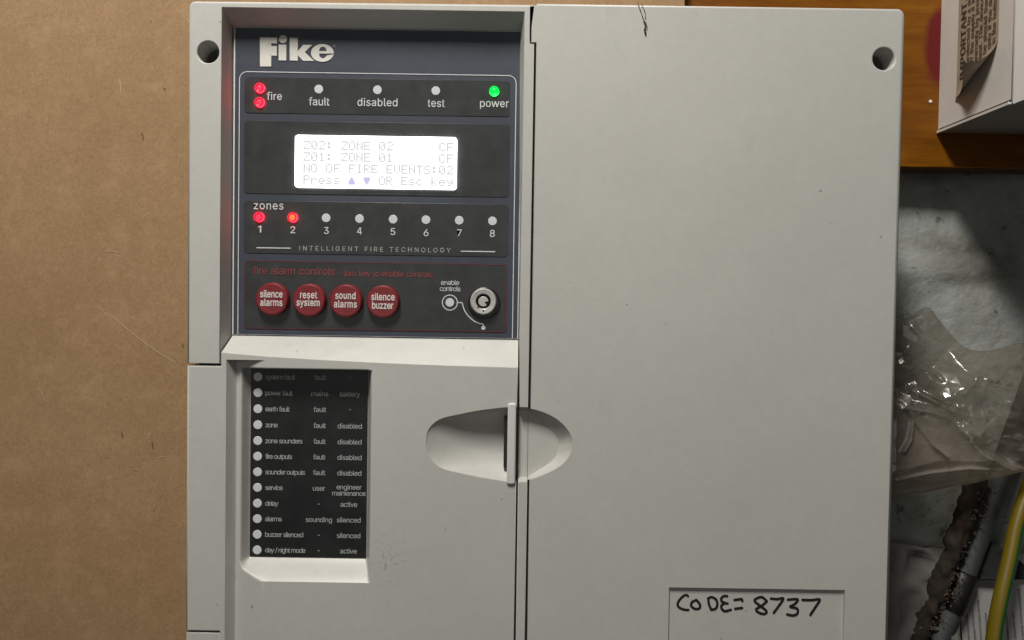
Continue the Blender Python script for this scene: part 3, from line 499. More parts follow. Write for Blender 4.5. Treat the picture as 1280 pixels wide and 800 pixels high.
bump(nt, b, noi(nt, tc(nt), 500, 3), 0.1, 0.0004)
xo = xr + 0.004; zo = U(1160, 209, D_ORG)[1]
org = (0.4, D_ORG, zo)
g = Geo(); g.box(xo, 0.75, D_ORG, D_WALL - 0.006, zo, 0.62, 0.001)
ob = g.build('orange_board', mt, None, org); ob.location = org
tag(ob, 'orange varnished board behind the white box at the upper right', 'board')
g = Geo(); g.lathe(P3(1163, 127, D_ORG), [(0.0012, 0.0), (0.001, -0.0006), (0, -0.0009)], 10)
g.build('paint_speck', plain('white_paint_speck', (0.7, 0.68, 0.62), 0.6), ob, org)

# ================================================================== FIRE ALARM PANEL
D_F = 0.012                      # fascia depth
D_L = 0.0118                     # depth of the label strip in the door
ORG = (0.0, D_MDF, U(640, 950)[1])
panel = thing('fire_alarm_panel', 'grey fire alarm control panel with lit screen and red buttons', 'fire alarm', ORG)
def W_(x, y, r=None, d=0.0):
    a = U(x, y, d); return a if r is None else (a[0], a[1], r)
XL = (U(235.2, 50)[0] + U(232.4, 740)[0]) / 2            # outer left face
XR = (U(1131.6, 60)[0] + U(1114.2, 700)[0]) / 2
ZB = ORG[2]
R1, R0 = 0.0013, 0.00035
xs1 = U(663.0, 30)[0]; xs2 = (U(667.0, 60)[0] + U(656.6, 800)[0] ) / 2   # right edges of the centre bar
xd = (U(650.0, 424)[0] + U(645.0, 800)[0]) / 2                            # left edge of the bar
xrr = (U(655.2, 12)[0] + U(649.6, 418)[0]) / 2
xrl = (U(277.0, 20)[0] + U(275.2, 440)[0]) / 2
zrt = U(460, 11.6)[1]
ztl = U(450, 3.9)[1]; ztr = U(900, 7.2)[1]
zs455 = U(254, 454.4)[1]
hole_l = circ(*U(260, 65), 13.6 * S(), 40); hole_r = circ(*U(1105, 73.5), 13.6 * S(), 40)
zn1 = U(652, 509.3)[1]; zn2 = U(651, 602.2)[1]           # finger recess top and bottom on the bar
def arcc(cx, cz, r, a0, a1, n=6): return [(cx + r * math.cos(math.radians(a0 + (a1 - a0) * k / n)), cz + r * math.sin(math.radians(a0 + (a1 - a0) * k / n))) for k in range(n + 1)]

x274 = U(274.4, 790)[0]
# casing box behind the front mouldings
g = Geo(); e = 0.0006
g.plate([(XL + e, ZB + e), (XR - e, ZB + e), (XR - e, ztr - e), (XL + e, ztl - e)], 0.0135, D_MDF - 0.0005, holes=[circ(*U(260, 65), 19 * S(), 40), circ(*U(1105, 73.5), 19 * S(), 40)], rad=0.0005)
g.build('casing', M_plastic, panel, ORG)

# bezel: frame round the fascia and the bar between the doors
rr = 0.0035
tlc = [(a[0], a[1], R1) for a in arcc(XL + rr, ztl - rr, rr, 180, 90)]
bk = {}
outl = []
outl += tlc                                                   # top left, then along the top to the right
xtr = U(668.5, 5.5)[0]
outl += [(xtr, U(668.5, 5.2)[1], R0), (xtr, U(668.5, 7.2)[1], R0), (xs1, U(663, 7.2)[1], R0), (xs1, U(663, 54.8)[1], R0), (xs2, U(667, 54.8)[1], R0),
         (xs2, zn1, R0), (xd, zn1, R0), (xrr, U(650, 423)[1], R0)]
xdj = xd
i_tr = len(outl); outl += [(xrr, zrt, R0)]
bk[i_tr] = (U(648.5, 39.5, D_F + .001)[0] + 0.0006, U(648, 40.2, D_F + .001)[1])
i_tl = len(outl); outl += [(xrl, zrt, R0)]
bk[i_tl] = (U(291.5, 36, D_F + .001)[0], U(292, 34.8, D_F + .001)[1])
i_bl = len(outl); outl += [(xrl, zs455, R0), (XL, zs455, R1)]
bk[i_bl] = (U(290.0, 420, D_F + .001)[0], zs455)
outl = [p if len(p) == 3 else (*p, R0) for p in outl]
g = Geo()
g.plate(outl, 0.0, D_F + 0.001, holes=[[(p[0], p[1], 0.0006) for p in hole_l]], back=bk)
g.build('bezel', M_plastic, panel, ORG)
g = Geo(); g.plate([(xs2, zn2, R0), (xs2, ZB, R0), (xd, ZB, R0), (xd, zn2, R0)], 0.0, D_F + 0.001)
g.build('centre_bar', M_plastic, panel, ORG)
zl = U(254, 791.5)[1]
g = Geo(); g.plate([(x274, zl, R0), (x274, ZB, R0), (XL + .0004, ZB, R0), (XL + .0004, zl, R0)], 0.0004, D_F + 0.001)
g.build('hinge_strip', M_plastic, panel, ORG)

# ---------------- finger recess curves (pixels)
rimL_t = crom([(533.2, 553), (534.5, 541), (541, 531), (553, 523.5), (575, 518.3), (600, 513.6), (620, 511), (635, 509.6), (645.4, 509.2)], 6)
rimL_b = crom([(533.2, 553), (535, 565), (541, 575.5), (553, 585), (575, 590.7), (600, 596), (620, 599.3), (635, 601.6), (644.6, 602.4)], 6)
rimR_t = [(660.6, 510.8), (676, 514.8), (692, 522), (705, 532.5), (713, 544), (715.2, 553)]
rimR_b = [(715.2, 553), (713.6, 564), (707, 575.5), (696, 584.5), (680, 592.5), (659.4, 600.2)]

# lower door ---------------------------------------------------------
xdr = (U(647.2, 470)[0] + U(642.4, 800)[0]) / 2          # right edge of the door
z457 = U(254, 457.2)[1]; xl276 = U(276.4, 448)[0]
z790 = U(254, 789)[1]; x274 = U(274.4, 790)[0]
xj = U(282.6, 500)[0]                                   # drop at the left of the sunken strip
xk = U(332, 500)[0]                                     # where the ramp is flush again
zj = U(283, 449.5)[1]                                   # its top
lx0, lz0, lx1, lz1 = pxrect((314.2, 459.6), (457.8, 697.2), D_L)
fx1 = U(474, 600)[0]; fz1 = U(400, 728)[1]
le = [W_(276.5, 440.6), W_(330, 444.8), W_(400, 449.2), W_(480, 453.2), W_(560, 456.4), W_(648, 459.6)]   # front edge of the sloping ledge
le_b = [(U(290.8, 418.2, D_F)[0], U(470, 421.2, D_F)[1])] + [None] * 4 + [(U(648.4, 423, D_F)[0], U(470, 421.2, D_F)[1])]
le[-1] = (xdr, le[-1][1]); le[0] = (xl276, le[0][1]); le_b[-1] = (xdr, le_b[0][1])
for i in range(1, 5):
    t = (le[i][0] - le[0][0]) / (le[-1][0] - le[0][0]); le_b[i] = (le_b[0][0] + t * (le_b[-1][0] - le_b[0][0]), le_b[0][1])
door = []; bkd = {}
for p, q in zip(le, le_b): bkd[len(door)] = q; door.append((*p, 0.0004))
notch = [U(x, y) for x, y in rimL_t[::-1]] + [U(x, y) for x, y in rimL_b[1:]]
notch = [(min(x, xdr), z) for x, z in notch]
notch[0] = (xdr, notch[0][1]); notch[-1] = (xdr, notch[-1][1])
door += [(x, z, 0.0004) for x, z in notch]
door += [(xdr, ZB, R0), (xj, ZB, R0), (x274, ZB, R0), (x274, z790, 0.0008), (XL, z790, R1), (XL, z457, 0.0008), (xl276, z457, R0)]
zq = U(400, 457.9)[1]
hole = [(xj, zj, 0.0), (xk, zj, 0.0), (xk, zq, 0.0), (fx1, zq, 0.0), (fx1, fz1, 0.0), (xk, fz1, 0.0), (xk, ZB + 0.002, 0.0), (xj, ZB + 0.002, 0.0)]
g = Geo(); g.plate(door, 0.0, D_F + 0.001, holes=[hole], back=bkd)
# sunken area: height field in real x, z
xb = xj + 0.0036                                         # foot of the drop
def dep(x, z):
    d = 0.0
    if x < xk and z < zj:
        s_ = (x - xb) / (xk - xb)
        d = 0.0062 * (1 - max(0, s_)) ** 1.35 if s_ > 0 else 0.0062 * (x - xj) / (xb - xj)
    s1 = max(0.0, min(1.0, (x - (lx0 - 0.0054)) / 0.021)); wl, wr, wt = 0.0052, 0.0042, 0.0003
    wb = 0.0050 + 0.0054 * (1 - (1 - s1) ** 2.2)
    a = min((x - (lx0 - wl)) / wl, ((lx1 + wr) - x) / wr, (z - (lz0 - wb)) / wb, ((lz1 + wt) - z) / wt)
    al = max(0.0, min(1.0, (x - (lx0 - wl)) / wl)); ab = max(0.0, min(1.0, (z - (lz0 - wb)) / wb))
    if al < 1 and ab < 1: a = min(a, 1 - math.hypot(1 - al, 1 - ab))
    a = max(0.0, min(1.0, a)); a = a * a * (3 - 2 * a) * 0.35 + a * 0.65
    return max(d, D_L * a)
st = 0.00042
def lines(a, b, keys, step):
    ks = sorted(set([a, b] + [k for k in keys if a < k < b])); out = []
    for p, q in zip(ks, ks[1:]):
        n = max(1, round((q - p) / step)); out += [p + (q - p) * i / n for i in range(n)]
    return out + [b]
gx = lines(xj, fx1, [xb, lx0 - 0.0052, lx0, lx1, lx1 + 0.0042, xk], st)
gz = lines(fz1, zq, [lz0 - 0.0100, lz0, lz1, lz1 + 0.0003], st)
def field(gx, gz):
    H = np.array([[dep(x, z) for x in gx] for z in gz])
    K = H.copy()
    for _ in range(2):
        K[1:-1, 1:-1] = (K[1:-1, 1:-1] * 2 + K[:-2, 1:-1] + K[2:, 1:-1] + K[1:-1, :-2] + K[1:-1, 2:]) / 6
    H = K; W = len(gx)
    vs = [(x, H[j, i], z) for j, z in enumerate(gz) for i, x in enumerate(gx)]
    g.add(vs, [(j * W + i, j * W + i + 1, (j + 1) * W + i + 1, (j + 1) * W + i) for j in range(len(gz) - 1) for i in range(W - 1)], True)
field(gx, gz)
field(lines(xj, xk, [xb, lx0 - 0.0052, lx0], st), lines(zq, zj, [zj - 0.0003], st))
field(lines(xj, xk, [xb], st), lines(ZB + 0.002, fz1, [], 0.004))
g.v = [(v[0], v[1], v[2]) for v in g.v]
M_door = plastic('grey_door_plastic', G, cluster=tuple(DOORMARK - Vector(ORG)))
dr = g.build('access_door', M_door, panel, ORG)
# scoop of the finger recess, left half
g = Geo(); nv = 28; vs = []
tp = [U(x, y) for x, y in rimL_t]; bt = [U(x, y) for x, y in rimL_b]; nu = len(tp)
for i in range(nu):
    u = (tp[i][0] - tp[0][0]) / (tp[-1][0] - tp[0][0])
    Dm = 0.0115 * (1 - (1 - u) ** 2.0) + 0.0002
    for k in range(nv + 1):
        v = -math.cos(math.pi * k / nv); t = (v + 1) / 2
        x = tp[i][0] + (bt[i][0] - tp[i][0]) * t; z = tp[i][1] + (bt[i][1] - tp[i][1]) * t
        vs.append((min(x, xdr), 0.0003 + Dm * (1 - abs(v) ** 2.3) ** 0.75, z))
fs = [(i * (nv + 1) + k, i * (nv + 1) + k + 1, (i + 1) * (nv + 1) + k + 1, (i + 1) * (nv + 1) + k) for i in range(nu - 1) for k in range(nv)]
g.add(vs, fs, True); g.build('finger_recess', M_plastic, dr, ORG)
# slot behind the latch
g = Geo(); x0, z0, x1, z1 = pxrect((630.6, 521), (636.4, 584.5), 0.0095)
D_S = 0.0042
x0, z0, x1, z1 = pxrect((630.2, 521), (637, 584.5), D_S)
g.box(x0, x1, D_S, 0.011, z0, z1, 0.0001); g.build('latch_slot', M_hole, dr, ORG)
# latch lever
x0, z0, x1, z1 = pxrect((634.8, 504.2), (644.0, 606), -0.0014)
g = Geo(); g.plate([(p[0], p[1], 0.0009) for p in rrect(x0, z0, x1, z1, 0.0012, 5)], -0.0014, 0.009, rad=0.0009)
g.build('latch_lever', plastic('pale_grey_plastic', (0.66, 0.65, 0.61)), panel, ORG)

# right hand cover ---------------------------------------------------
xc1 = U(664.3, 30)[0]; xc2 = (U(669.6, 60)[0] + U(659.2, 800)[0]) / 2; xc0 = U(671, 5)[0]
zct = ztr
R2 = 0.0024
cov = [(xc0, zct, R1)] + [(a[0], a[1], 0.0018) for a in arcc(XR - 0.0042, zct - 0.0042, 0.0042, 90, 0)]
cov[1:] = [(x, z, (R1 + (R2 - R1) * i / 6)) for i, (x, z, r) in enumerate(cov[1:])]
notchR = [U(x, y) for x, y in crom(rimR_b, 6)] ; notchR2 = [U(x, y) for x, y in crom(rimR_t, 6)]
notch = [(max(x, xc2), z) for x, z in (notchR2 + notchR[1:])][::-1]       # from bottom of the notch up
cov += [(XR, ZB, R0), (xc2, ZB, R0)]
notch[0] = (xc2, notch[0][1]); notch[-1] = (xc2, notch[-1][1])
cov += [(x, z, 0.0004) for x, z in notch]
cov += [(xc2, U(669, 53)[1], R0), (xc1, U(664, 53)[1], R0), (xc1, U(664, 7)[1], R0), (xc0, U(671, 7)[1], R0)]
kx0, kz0, kx1, kz1 = pxrect((836.8, 734.6), (1051.5, 905), 0)
pocket = [(kx0, kz0, 0.0003), (kx1, kz0, 0.0003), (kx1, kz1, 0.0003), (kx0, kz1, 0.0003)]
g = Geo(); g.plate(cov, 0.0, D_F + 0.001, holes=[[(p[0], p[1], 0.0009) for p in hole_r], pocket])
D_K = 0.0016
g.add([(kx0 - .001, D_K, kz0 - .001), (kx1 + .001, D_K, kz0 - .001), (kx1 + .001, D_K, kz1 + .001), (kx0 - .001, D_K, kz1 + .001)], [(0, 1, 2, 3)])
cover = g.build('cover_door', M_plastic, panel, ORG)
# finger recess, right half (bar and cover)
g = Geo(); DR = 0.0065
inT = [(660.6, 514.5), (672, 522.5), (684, 533), (693, 542.5), (697.5, 549.5), (698.6, 556)]
inB = [(698.6, 556), (696, 567), (690, 575.5), (682, 582), (672, 588), (659.4, 596)]
rt, rb, it, ib = crom(rimR_t, 6), crom(rimR_b, 6), crom(inT, 6), crom(inB, 6)
RIM = [U(*p) for p in rt + rb[1:]]; INN = [U(p[0], p[1], DR) for p in it + ib[1:]]
n = len(RIM); fl = []
for i in range(n):
    a, c2 = RIM[i], INN[i]
    fl += [(a[0], 0.0003, a[1]), (a[0] * .45 + c2[0] * .55, DR * 0.72, a[1] * .45 + c2[1] * .55), (c2[0], DR, c2[1])]
g.add(fl, [(i * 3 + k, i * 3 + k + 1, (i + 1) * 3 + k + 1, (i + 1) * 3 + k) for i in range(n - 1) for k in range(2)], True)
g.flat([INN], DR)
g.build('finger_recess', M_plastic, cover, ORG)
g = Geo()
zA, zB_ = INN[0][1], INN[-1][1]
g.add([(xd, 0.0003, zn1), (xs2, 0.0003, zn1), (xs2, DR, zA), (xd, DR, zA + .001), (xd, DR, zB_), (xs2, DR, zB_), (xs2, 0.0003, zn2), (xd, 0.0003, zn2)],
      [(0, 3, 2, 1), (3, 4, 5, 2), (4, 7, 6, 5)])
g.add([(xs2, DR, zA), (xs2, DR, zB_), (xs2, D_F, zB_), (xs2, D_F, zA)], [(0, 1, 2, 3)])
g.build('recess_bridge', M_plastic, panel, ORG)
# marker writing
g = Geo(); dk = D_K
def zz(ox, oy, s, pts): return [(ox + x / s, oy + y / s) for x, y in pts]
pen = [zz(840, 730, 10.667, q) for q in (
    [(212, 160), (180, 143), (120, 185), (75, 255), (90, 305), (150, 335), (215, 343)],
    [(320, 212), (268, 238), (255, 290), (310, 330), (365, 318), (368, 265), (322, 210)],
    [(482, 185), (490, 260), (518, 332)], [(478, 190), (530, 172), (590, 210), (602, 280), (575, 328), (518, 338)],
    [(735, 160), (690, 158), (655, 190), (660, 225), (700, 248), (738, 255)], [(705, 250), (660, 282), (660, 322), (700, 358), (782, 340)],
    [(832, 210), (922, 198), (935, 222)], [(842, 327), (932, 314)])]
pen += [zz(820, 700, 4.267, q) for q in (
    [(588, 215), (560, 196), (524, 214), (556, 244), (588, 270), (578, 286), (550, 280), (533, 262), (566, 240), (590, 218)],
    [(612, 204), (645, 207), (678, 203), (656, 240), (627, 279)],
    [(703, 210), (755, 208), (738, 234), (714, 247), (752, 258), (752, 284), (730, 294), (698, 288)],
    [(780, 211), (830, 212), (872, 209), (852, 245), (822, 290)])]
for i, q in enumerate(pen):
    d = dk - 0.00018 - 0.00001 * i
    g.stroke([U(x, y, dk) for x, y in crom(q, 6)], 3.1 * S(), d, d - 0.00006)
o = g.build('handwriting', M_ink, cover, ORG); o['label'] = 'black marker writing on the recessed plate'

# fascia ------------------------------------------------------------
fx0, fz0, fx1_, fz1_ = U(291.8, 200, D_F)[0], U(470, 420.6, D_F)[1], xrr - 0.0006, U(470, 36.6, D_F)[1]
g = Geo(); g.plate([(fx0, fz0), (fx1_, fz0), (fx1_, fz1_), (fx0, fz1_)], D_F, D_F + 0.0012, rad=0.0001)
fas = g.build('fascia', M_blue, panel, ORG)
g = Geo(); e = 0.00045; dl = D_F - 0.0002
def frame_line(g, a, b2, d):             # closed printed line between two outlines
    n = len(a); g.add([(p[0], d, p[1]) for p in a + b2], [(i, (i + 1) % n, n + (i + 1) % n, n + i) for i in range(n)])
a = [(fx0, fz0), (fx1_, fz0), (fx1_, fz1_), (fx0, fz1_)]
frame_line(g, a, offset(a, [e * .3, e * 1.1, e * .6, e * 1.5]), dl)
# thin rounded line round the windows, open at the bottom
ix0, iz1 = U(299.2, 91.2, D_F); ix1 = (U(645.0, 130, D_F)[0] + U(640.6, 400, D_F)[0]) / 2
ix0 = (U(299.6, 120, D_F)[0] + U(297.4, 400, D_F)[0]) / 2; iz1 = U(450, 91.8, D_F)[1]
line = [(ix0, fz0)] + [(x, z) for x, z in arcc(ix0 + .0042, iz1 - .0042, .0042, 180, 90)] + arcc(ix1 - .0042, iz1 - .0042, .0042, 90, 0) + [(ix1, fz0)]
g.stroke(line, 0.00042, dl - 0.00005, ends=False)
g.build('border_line', M_white, fas, ORG)
def window(tl, br, r, parent=fas):
    g = Geo(); q = pxrect(tl, br, D_F); g.plate(rrect(*q, r), D_F - 0.0003, D_F, rad=0.0001, seg=2)
    return g.build('window_panel', M_black, parent, ORG), q
w1, _ = window((305.8, 96.2), (636.8, 146.0), 0.0022)
w2, _ = window((305.4, 150.6), (636.0, 246.6), 0.0020)
w3, _ = window((305.2, 250.6), (634.6, 321.2), 0.0022)
w4, q4 = window((305.2, 325.6), (633.2, 415.2), 0.0022)
g = Geo(); a = rrect(*q4, 0.0022); frame_line(g, a, offset(a, [0.0004] * len(a)), D_F - 0.00042); g.build('border_line', M_redprint, fas, ORG)
DT = D_F - 0.00055
def T(s, x0, x1, base, h, mat=M_white, bold=0.0, squeeze=None, d=DT, par=fas): return text(s, x0, x1, base, h, d, mat, par, ORG, bold, squeeze)
T('fire', 333.5, 352.3, 124.6, 9.8, bold=3, squeeze=0.93); T('fault', 386, 411.7, 131.6, 10.2, bold=3, squeeze=0.93); T('disabled', 446.8, 496.8, 132.2, 10.0, bold=3, squeeze=0.93)
T('test', 534.4, 555.8, 133.4, 9.8, bold=3, squeeze=0.93); T('power', 600, 636, 133.5, 10.0, bold=3, squeeze=0.93); T('zones', 317.2, 354.3, 261.4, 10.2, bold=3, squeeze=0.93)
for s, x0, x1, bs in (('1', 322.6, 326.6, 290.6), ('2', 363, 369, 291.4), ('3', 405, 410.8, 292.4), ('4', 446.2, 452.2, 292.8), ('5', 488.2, 494, 293.7), ('6', 529.5, 535.6, 295), ('7', 571.4, 577.2, 295.2), ('8', 612.2, 618.6, 296)):
    T(s, x0, x1, bs, 8.9, bold=5)
T('INTELLIGENT FIRE TECHNOLOGY', 374.2, 563.4, 312.9, 5.9, mat=M_dim, squeeze=1.05, bold=4)
T('fire alarm controls', 316.4, 418.6, 342.4, 9.8, bold=3, mat=M_redtext, squeeze=1.0); T('- turn key to enable controls', 422, 541, 344.9, 7.6, bold=3, mat=M_redtext, squeeze=1.0)
T('enable', 551.2, 574, 356, 6.4, mat=M_white, squeeze=1.0); T('controls', 549.6, 575.6, 363.7, 6.4, mat=M_white, squeeze=1.0)
for p, q in (((320.5, 309.6), (363.5, 310.2)), ((576, 314.0), (619, 314.6))):
    g = Geo(); g.stroke([U(*p, DT), U(*q, DT)], 0.00056, DT, ends=False); g.build('rule_line', M_white, fas, ORG)
# maker's name in heavy letters
g = Geo(); DLg = D_F - 0.0003
def Z6(p): return U(290 + p[0] / 6.667, 30 + p[1] / 6.667, DLg)
Fp = [(232, 109), (378, 112), (375, 161), (327, 160), (327, 183), (374, 184), (374, 264), (327, 263), (326, 354), (233, 353)]
ip = [(389, 171), (452, 172), (452, 304), (389, 302)]
kp = [(480, 113), (548, 114), (548, 226), (594, 173), (668, 174), (606, 234), (684, 308), (592, 306), (548, 260), (548, 305), (481, 304)]
for q in (Fp, ip, kp): g.flat([[Z6(p) for p in q]], DLg)
g.flat([[Z6((425 + 34 * math.cos(t * math.pi / 14), 126 + 34 * math.sin(t * math.pi / 14))) for t in range(28)]], DLg)
el = []                                       # letter e: ellipse with a slit that widens into the lower counter
for k in range(41):
    t = math.radians(8 + (360 - 14) * k / 40 ) ; el.append((753 + 95 * math.cos(t), 241 + 74 * math.sin(t)))
el = [p for p in el]
# walk: start just below the bar on the right, round the bottom, left, top, back to the right end of the bar
el += [(848, 246), (727, 246)] + [(757 - 32 * math.cos(math.radians(a)), 250 + 36 * math.sin(math.radians(a))) for a in (20, 50, 80, 110, 140)] + [(792, 262)]
cnt = [(757 + 32 * math.cos(math.radians(a)), 226 - 36 * math.sin(math.radians(a))) for a in range(0, 181, 15)]
g.flat([[Z6(p) for p in el], [Z6(p) for p in cnt]], DLg)
o = g.build('logo_lettering', M_logo, fas, ORG); o['label'] = 'large cream heavy lettering'
g = Geo(); frame_line(g, [Z6((852 + 9 * math.cos(t * math.pi / 8), 183 + 9 * math.sin(t * math.pi / 8))) for t in range(16)], [Z6((852 + 6.5 * math.cos(t * math.pi / 8), 183 + 6.5 * math.sin(t * math.pi / 8))) for t in range(16)], DLg)
g.build('registered_mark', M_dim, fas, ORG)

# indicator lamps on the fascia
def lamp_mesh(kind, r):
    g = Geo()
    if kind == 'off':
        g.lathe((0, 0, 0), [(r, 0), (r, -0.00012), (r * .95, -0.0002), (0, -0.00022)], 28); ms = [M_lamp]
    else:
        core, ring, rim, face = {'red': (M_red1, M_red2, M_redhalo, M_red4), 'orange': (M_org, M_red2, M_redhalo, M_red4), 'green': (M_grn, M_grn, M_grnhalo, M_grn)}[kind]
        g.lathe((0, 0, 0), [(r * 1.10, 0), (r * 1.10, -0.0011), (r * 1.02, -0.0013), (r * .90, -0.0013), (r * .68, -0.0011), (r * .55, -0.0014), (0, -0.0018)], 28, [2, 3, 3, 1, 0, 0])
        ms = [core, ring, rim, face]
    o = g.build('indicator_lamp', ms); me = o.data; bpy.data.objects.remove(o); return me
LM = {k: lamp_mesh(k, 5.4 * S(D_F)) for k in ('off', 'red', 'orange', 'green')}
LM['off2'] = lamp_mesh('off', 5.5 * S(D_L)); LM['dot'] = lamp_mesh('off', 2.7 * S(D_F))
def lamp(kind, x, y, parent=fas, d=D_F - 0.0003, label=None, name='indicator_lamp'):
    o = bpy.data.objects.new(name, LM[kind]); COL.objects.link(o); o.parent = parent
    o.location = P3(x, y, d) - Vector(ORG)
    if label: o['label'] = label
    return o
lamp('red', 325, 110.3, label='upper lit red fire lamp'); lamp('red', 324.8, 128.2, label='lower lit red fire lamp')
for x, y in ((398.5, 111.5), (471.8, 112.4), (544.8, 113.5)): lamp('off', x, y)
lamp('green', 617.8, 114.3, label='lit green power lamp')
lamp('red', 324, 271.4, label='lit red lamp above zone 1'); lamp('orange', 366, 272, label='lit orange red lamp above zone 2')
for x, y in ((407.7, 272.5), (449.4, 273.4), (491.4, 274.2), (532.5, 274.8), (574, 275.5), (615.6, 276.3)): lamp('off', x, y)
lamp('off', 562.3, 378.2); lamp('dot', 604.2, 409.8)
g = Geo(); c = U(562.3, 378.2, DT)
frame_line(g, circ(*c, 10 * S(DT), 40), circ(*c, 8.8 * S(DT), 40), DT)
g.stroke([U(x, y, DT) for x, y in [(572.2, 378.2), (577.6, 378.3)] + crom([(577.8, 378.6), (580, 386.5), (584.6, 394), (592, 400.8), (599, 404.2), (603.8, 405.2), (604.2, 408)], 5)], 1.25 * S(DT), DT - .00005, ends=False)
g.build('connecting_line', M_white, fas, ORG)

# lit text screen
lq = pxrect((370.2, 169.6), (570.6, 237.5), D_F)
D_LCD = D_F - 0.0022
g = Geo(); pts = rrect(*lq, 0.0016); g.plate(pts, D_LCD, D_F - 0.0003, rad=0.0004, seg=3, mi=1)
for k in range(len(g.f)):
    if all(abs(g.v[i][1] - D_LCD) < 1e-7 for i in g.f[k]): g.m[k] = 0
lcd = g.build('text_screen', [M_lcd, M_lcdhalo], panel, ORG); lcd['label'] = 'lit white text screen'
FONT = {'0': '01110 10001 10011 10101 11001 10001 01110', '1': '00100 01100 00100 00100 00100 00100 01110', '2': '01110 10001 00001 00010 00100 01000 11111',
 ':': '00000 01100 01100 00000 01100 01100 00000', 'Z': '11111 00001 00010 00100 01000 10000 11111', 'O': '01110 10001 10001 10001 10001 10001 01110',
 'N': '10001 10001 11001 10101 10011 10001 10001', 'E': '11111 10000 10000 11110 10000 10000 11111', 'C': '01110 10001 10000 10000 10000 10001 01110',
 'F': '11111 10000 10000 11110 10000 10000 10000', 'I': '01110 00100 00100 00100 00100 00100 01110', 'R': '11110 10001 10001 11110 10100 10010 10001',
 'V': '10001 10001 10001 10001 10001 01010 00100', 'T': '11111 00100 00100 00100 00100 00100 00100', 'S': '01111 10000 10000 01110 00001 00001 11110',
 'P': '11110 10001 10001 11110 10000 10000 10000', 'r': '00000 00000 10110 11001 10000 10000 10000', 'e': '00000 00000 01110 10001 11111 10000 01110',
 's': '00000 00000 01110 10000 01110 00001 11110', 'c': '00000 00000 01110 10000 10000 10001 01110', 'k': '10000 10000 10010 10100 11000 10100 10010',
 'y': '00000 00000 10001 10001 01111 00001 01110', '^': '00000 00100 01110 01110 11111 11111 11111', 'v': '00000 11111 11111 11111 01110 01110 00100'}
rows = ['Z02: ZONE 02      CF', 'Z01: ZONE 01      CF', 'NO OF FIRE EVENTS:02', 'Press ^ v OR Esc key']
X0, Z0 = U(379.8, 175.9, D_LCD); s_ = S(D_LCD); cp = 9.37 * s_; rp = 14.25 * s_; dpx, dpz = 1.56 * s_, 1.53 * s_
gt, ga = Geo(), Geo()
for r, row in enumerate(rows):
    for ci, ch in enumerate(row):
        if ch == ' ': continue
        tgt = ga if ch in '^v' else gt; q = 0.98 if ch in '^v' else 0.96
        for j, bits in enumerate(FONT[ch].split()):
            for i, bt in enumerate(bits):
                if bt == '1':
                    x = X0 + ci * cp + i * dpx; z = Z0 - r * rp - j * dpz
                    tgt.add([(x, D_LCD - .0001, z - dpz * q), (x + dpx * q, D_LCD - .0001, z - dpz * q), (x + dpx * q, D_LCD - .0001, z), (x, D_LCD - .0001, z)], [(0, 1, 2, 3)])
gt.build('lettering', M_dot, lcd, ORG); ga.build('arrow_symbols', M_arrow, lcd, ORG)

# push buttons
rb_ = 20.4 * S(D_F - .004)
g = Geo(); g.lathe((0, 0, 0), [(rb_ * 1.03, 0.0002), (rb_ * 1.0, -0.0032), (rb_ * .985, -0.0037), (rb_ * .95, -0.0041), (rb_ * .90, -0.00425), (rb_ * .5, -0.00415), (0, -0.0041)], 48)
o = g.build('push_button', M_redbtn); BM = o.data; bpy.data.objects.remove(o)
BM.polygons.foreach_set('use_smooth', [True] * len(BM.polygons))
bts = [((339.6, 373.8), ('silence', 325, 353.3, 371.4), ('alarms', 325.2, 353, 382), 'red button reading silence alarms'),
       ((386, 375.2), ('reset', 375, 396.4, 372.6), ('system', 370.6, 399.6, 382), 'red button reading reset system'),
       ((432, 376), ('sound', 419, 444.4, 373.4), ('alarms', 417.4, 446, 384), 'red button reading sound alarms'),
       ((478.2, 377), ('silence', 464, 493.4, 375), ('buzzer', 465, 491.6, 385.6), 'red button reading silence buzzer')]
DB = D_F - 0.0003 - 0.0041 - 0.00035
M_btntext = plain('white_button_print', (0.72, 0.66, 0.62), 0.5)
for (x, y), t1, t2, lab in bts:
    o = bpy.data.objects.new('push_button', BM); COL.objects.link(o); o.parent = panel
    loc = P3(x, y, D_F - 0.004); loc.y = D_F - 0.0003; o.location = loc - Vector(ORG); o['label'] = lab
    for s, x0, x1, bs in (t1, t2):
        tx = text(s, x0, x1, bs, 8.9, DB, M_btntext, o, loc, bold=15, squeeze=0.74)
# key switch
kx, kz = U(605.4, 379.2, D_F)
g = Geo(); g.lathe((kx, D_F - .0003, kz), [(20.2 * S(D_F), 0), (20 * S(D_F), -.0008), (19 * S(D_F), -.0011), (18.3 * S(D_F), -.0008), (16.6 * S(D_F), -.0008), (16.3 * S(D_F), -0.0005)], 48)
ks = g.build('key_switch', M_dark, panel, ORG)
c2 = P3(604.1, 376.8, D_F - .0042); c2.y = D_F - .0003
s_ = S(D_F - .004)
g = Geo(); g.lathe(tuple(c2), [(16.6 * s_, 0), (16.5 * s_, -.0030), (16.0 * s_, -.0038), (15.0 * s_, -.0043), (13.6 * s_, -.0042), (10.2 * s_, -.0040), (9.3 * s_, -.0037), (9.0 * s_, -.0012)], 48)
g.build('metal_collar', M_chrome, ks, ORG)
g = Geo(); g.lathe(tuple(c2), [(9.1 * s_, -.0012), (6.4 * s_, -.0012)], 40); g.build('key_well', M_hole, ks, ORG)
g = Geo(); pts = []
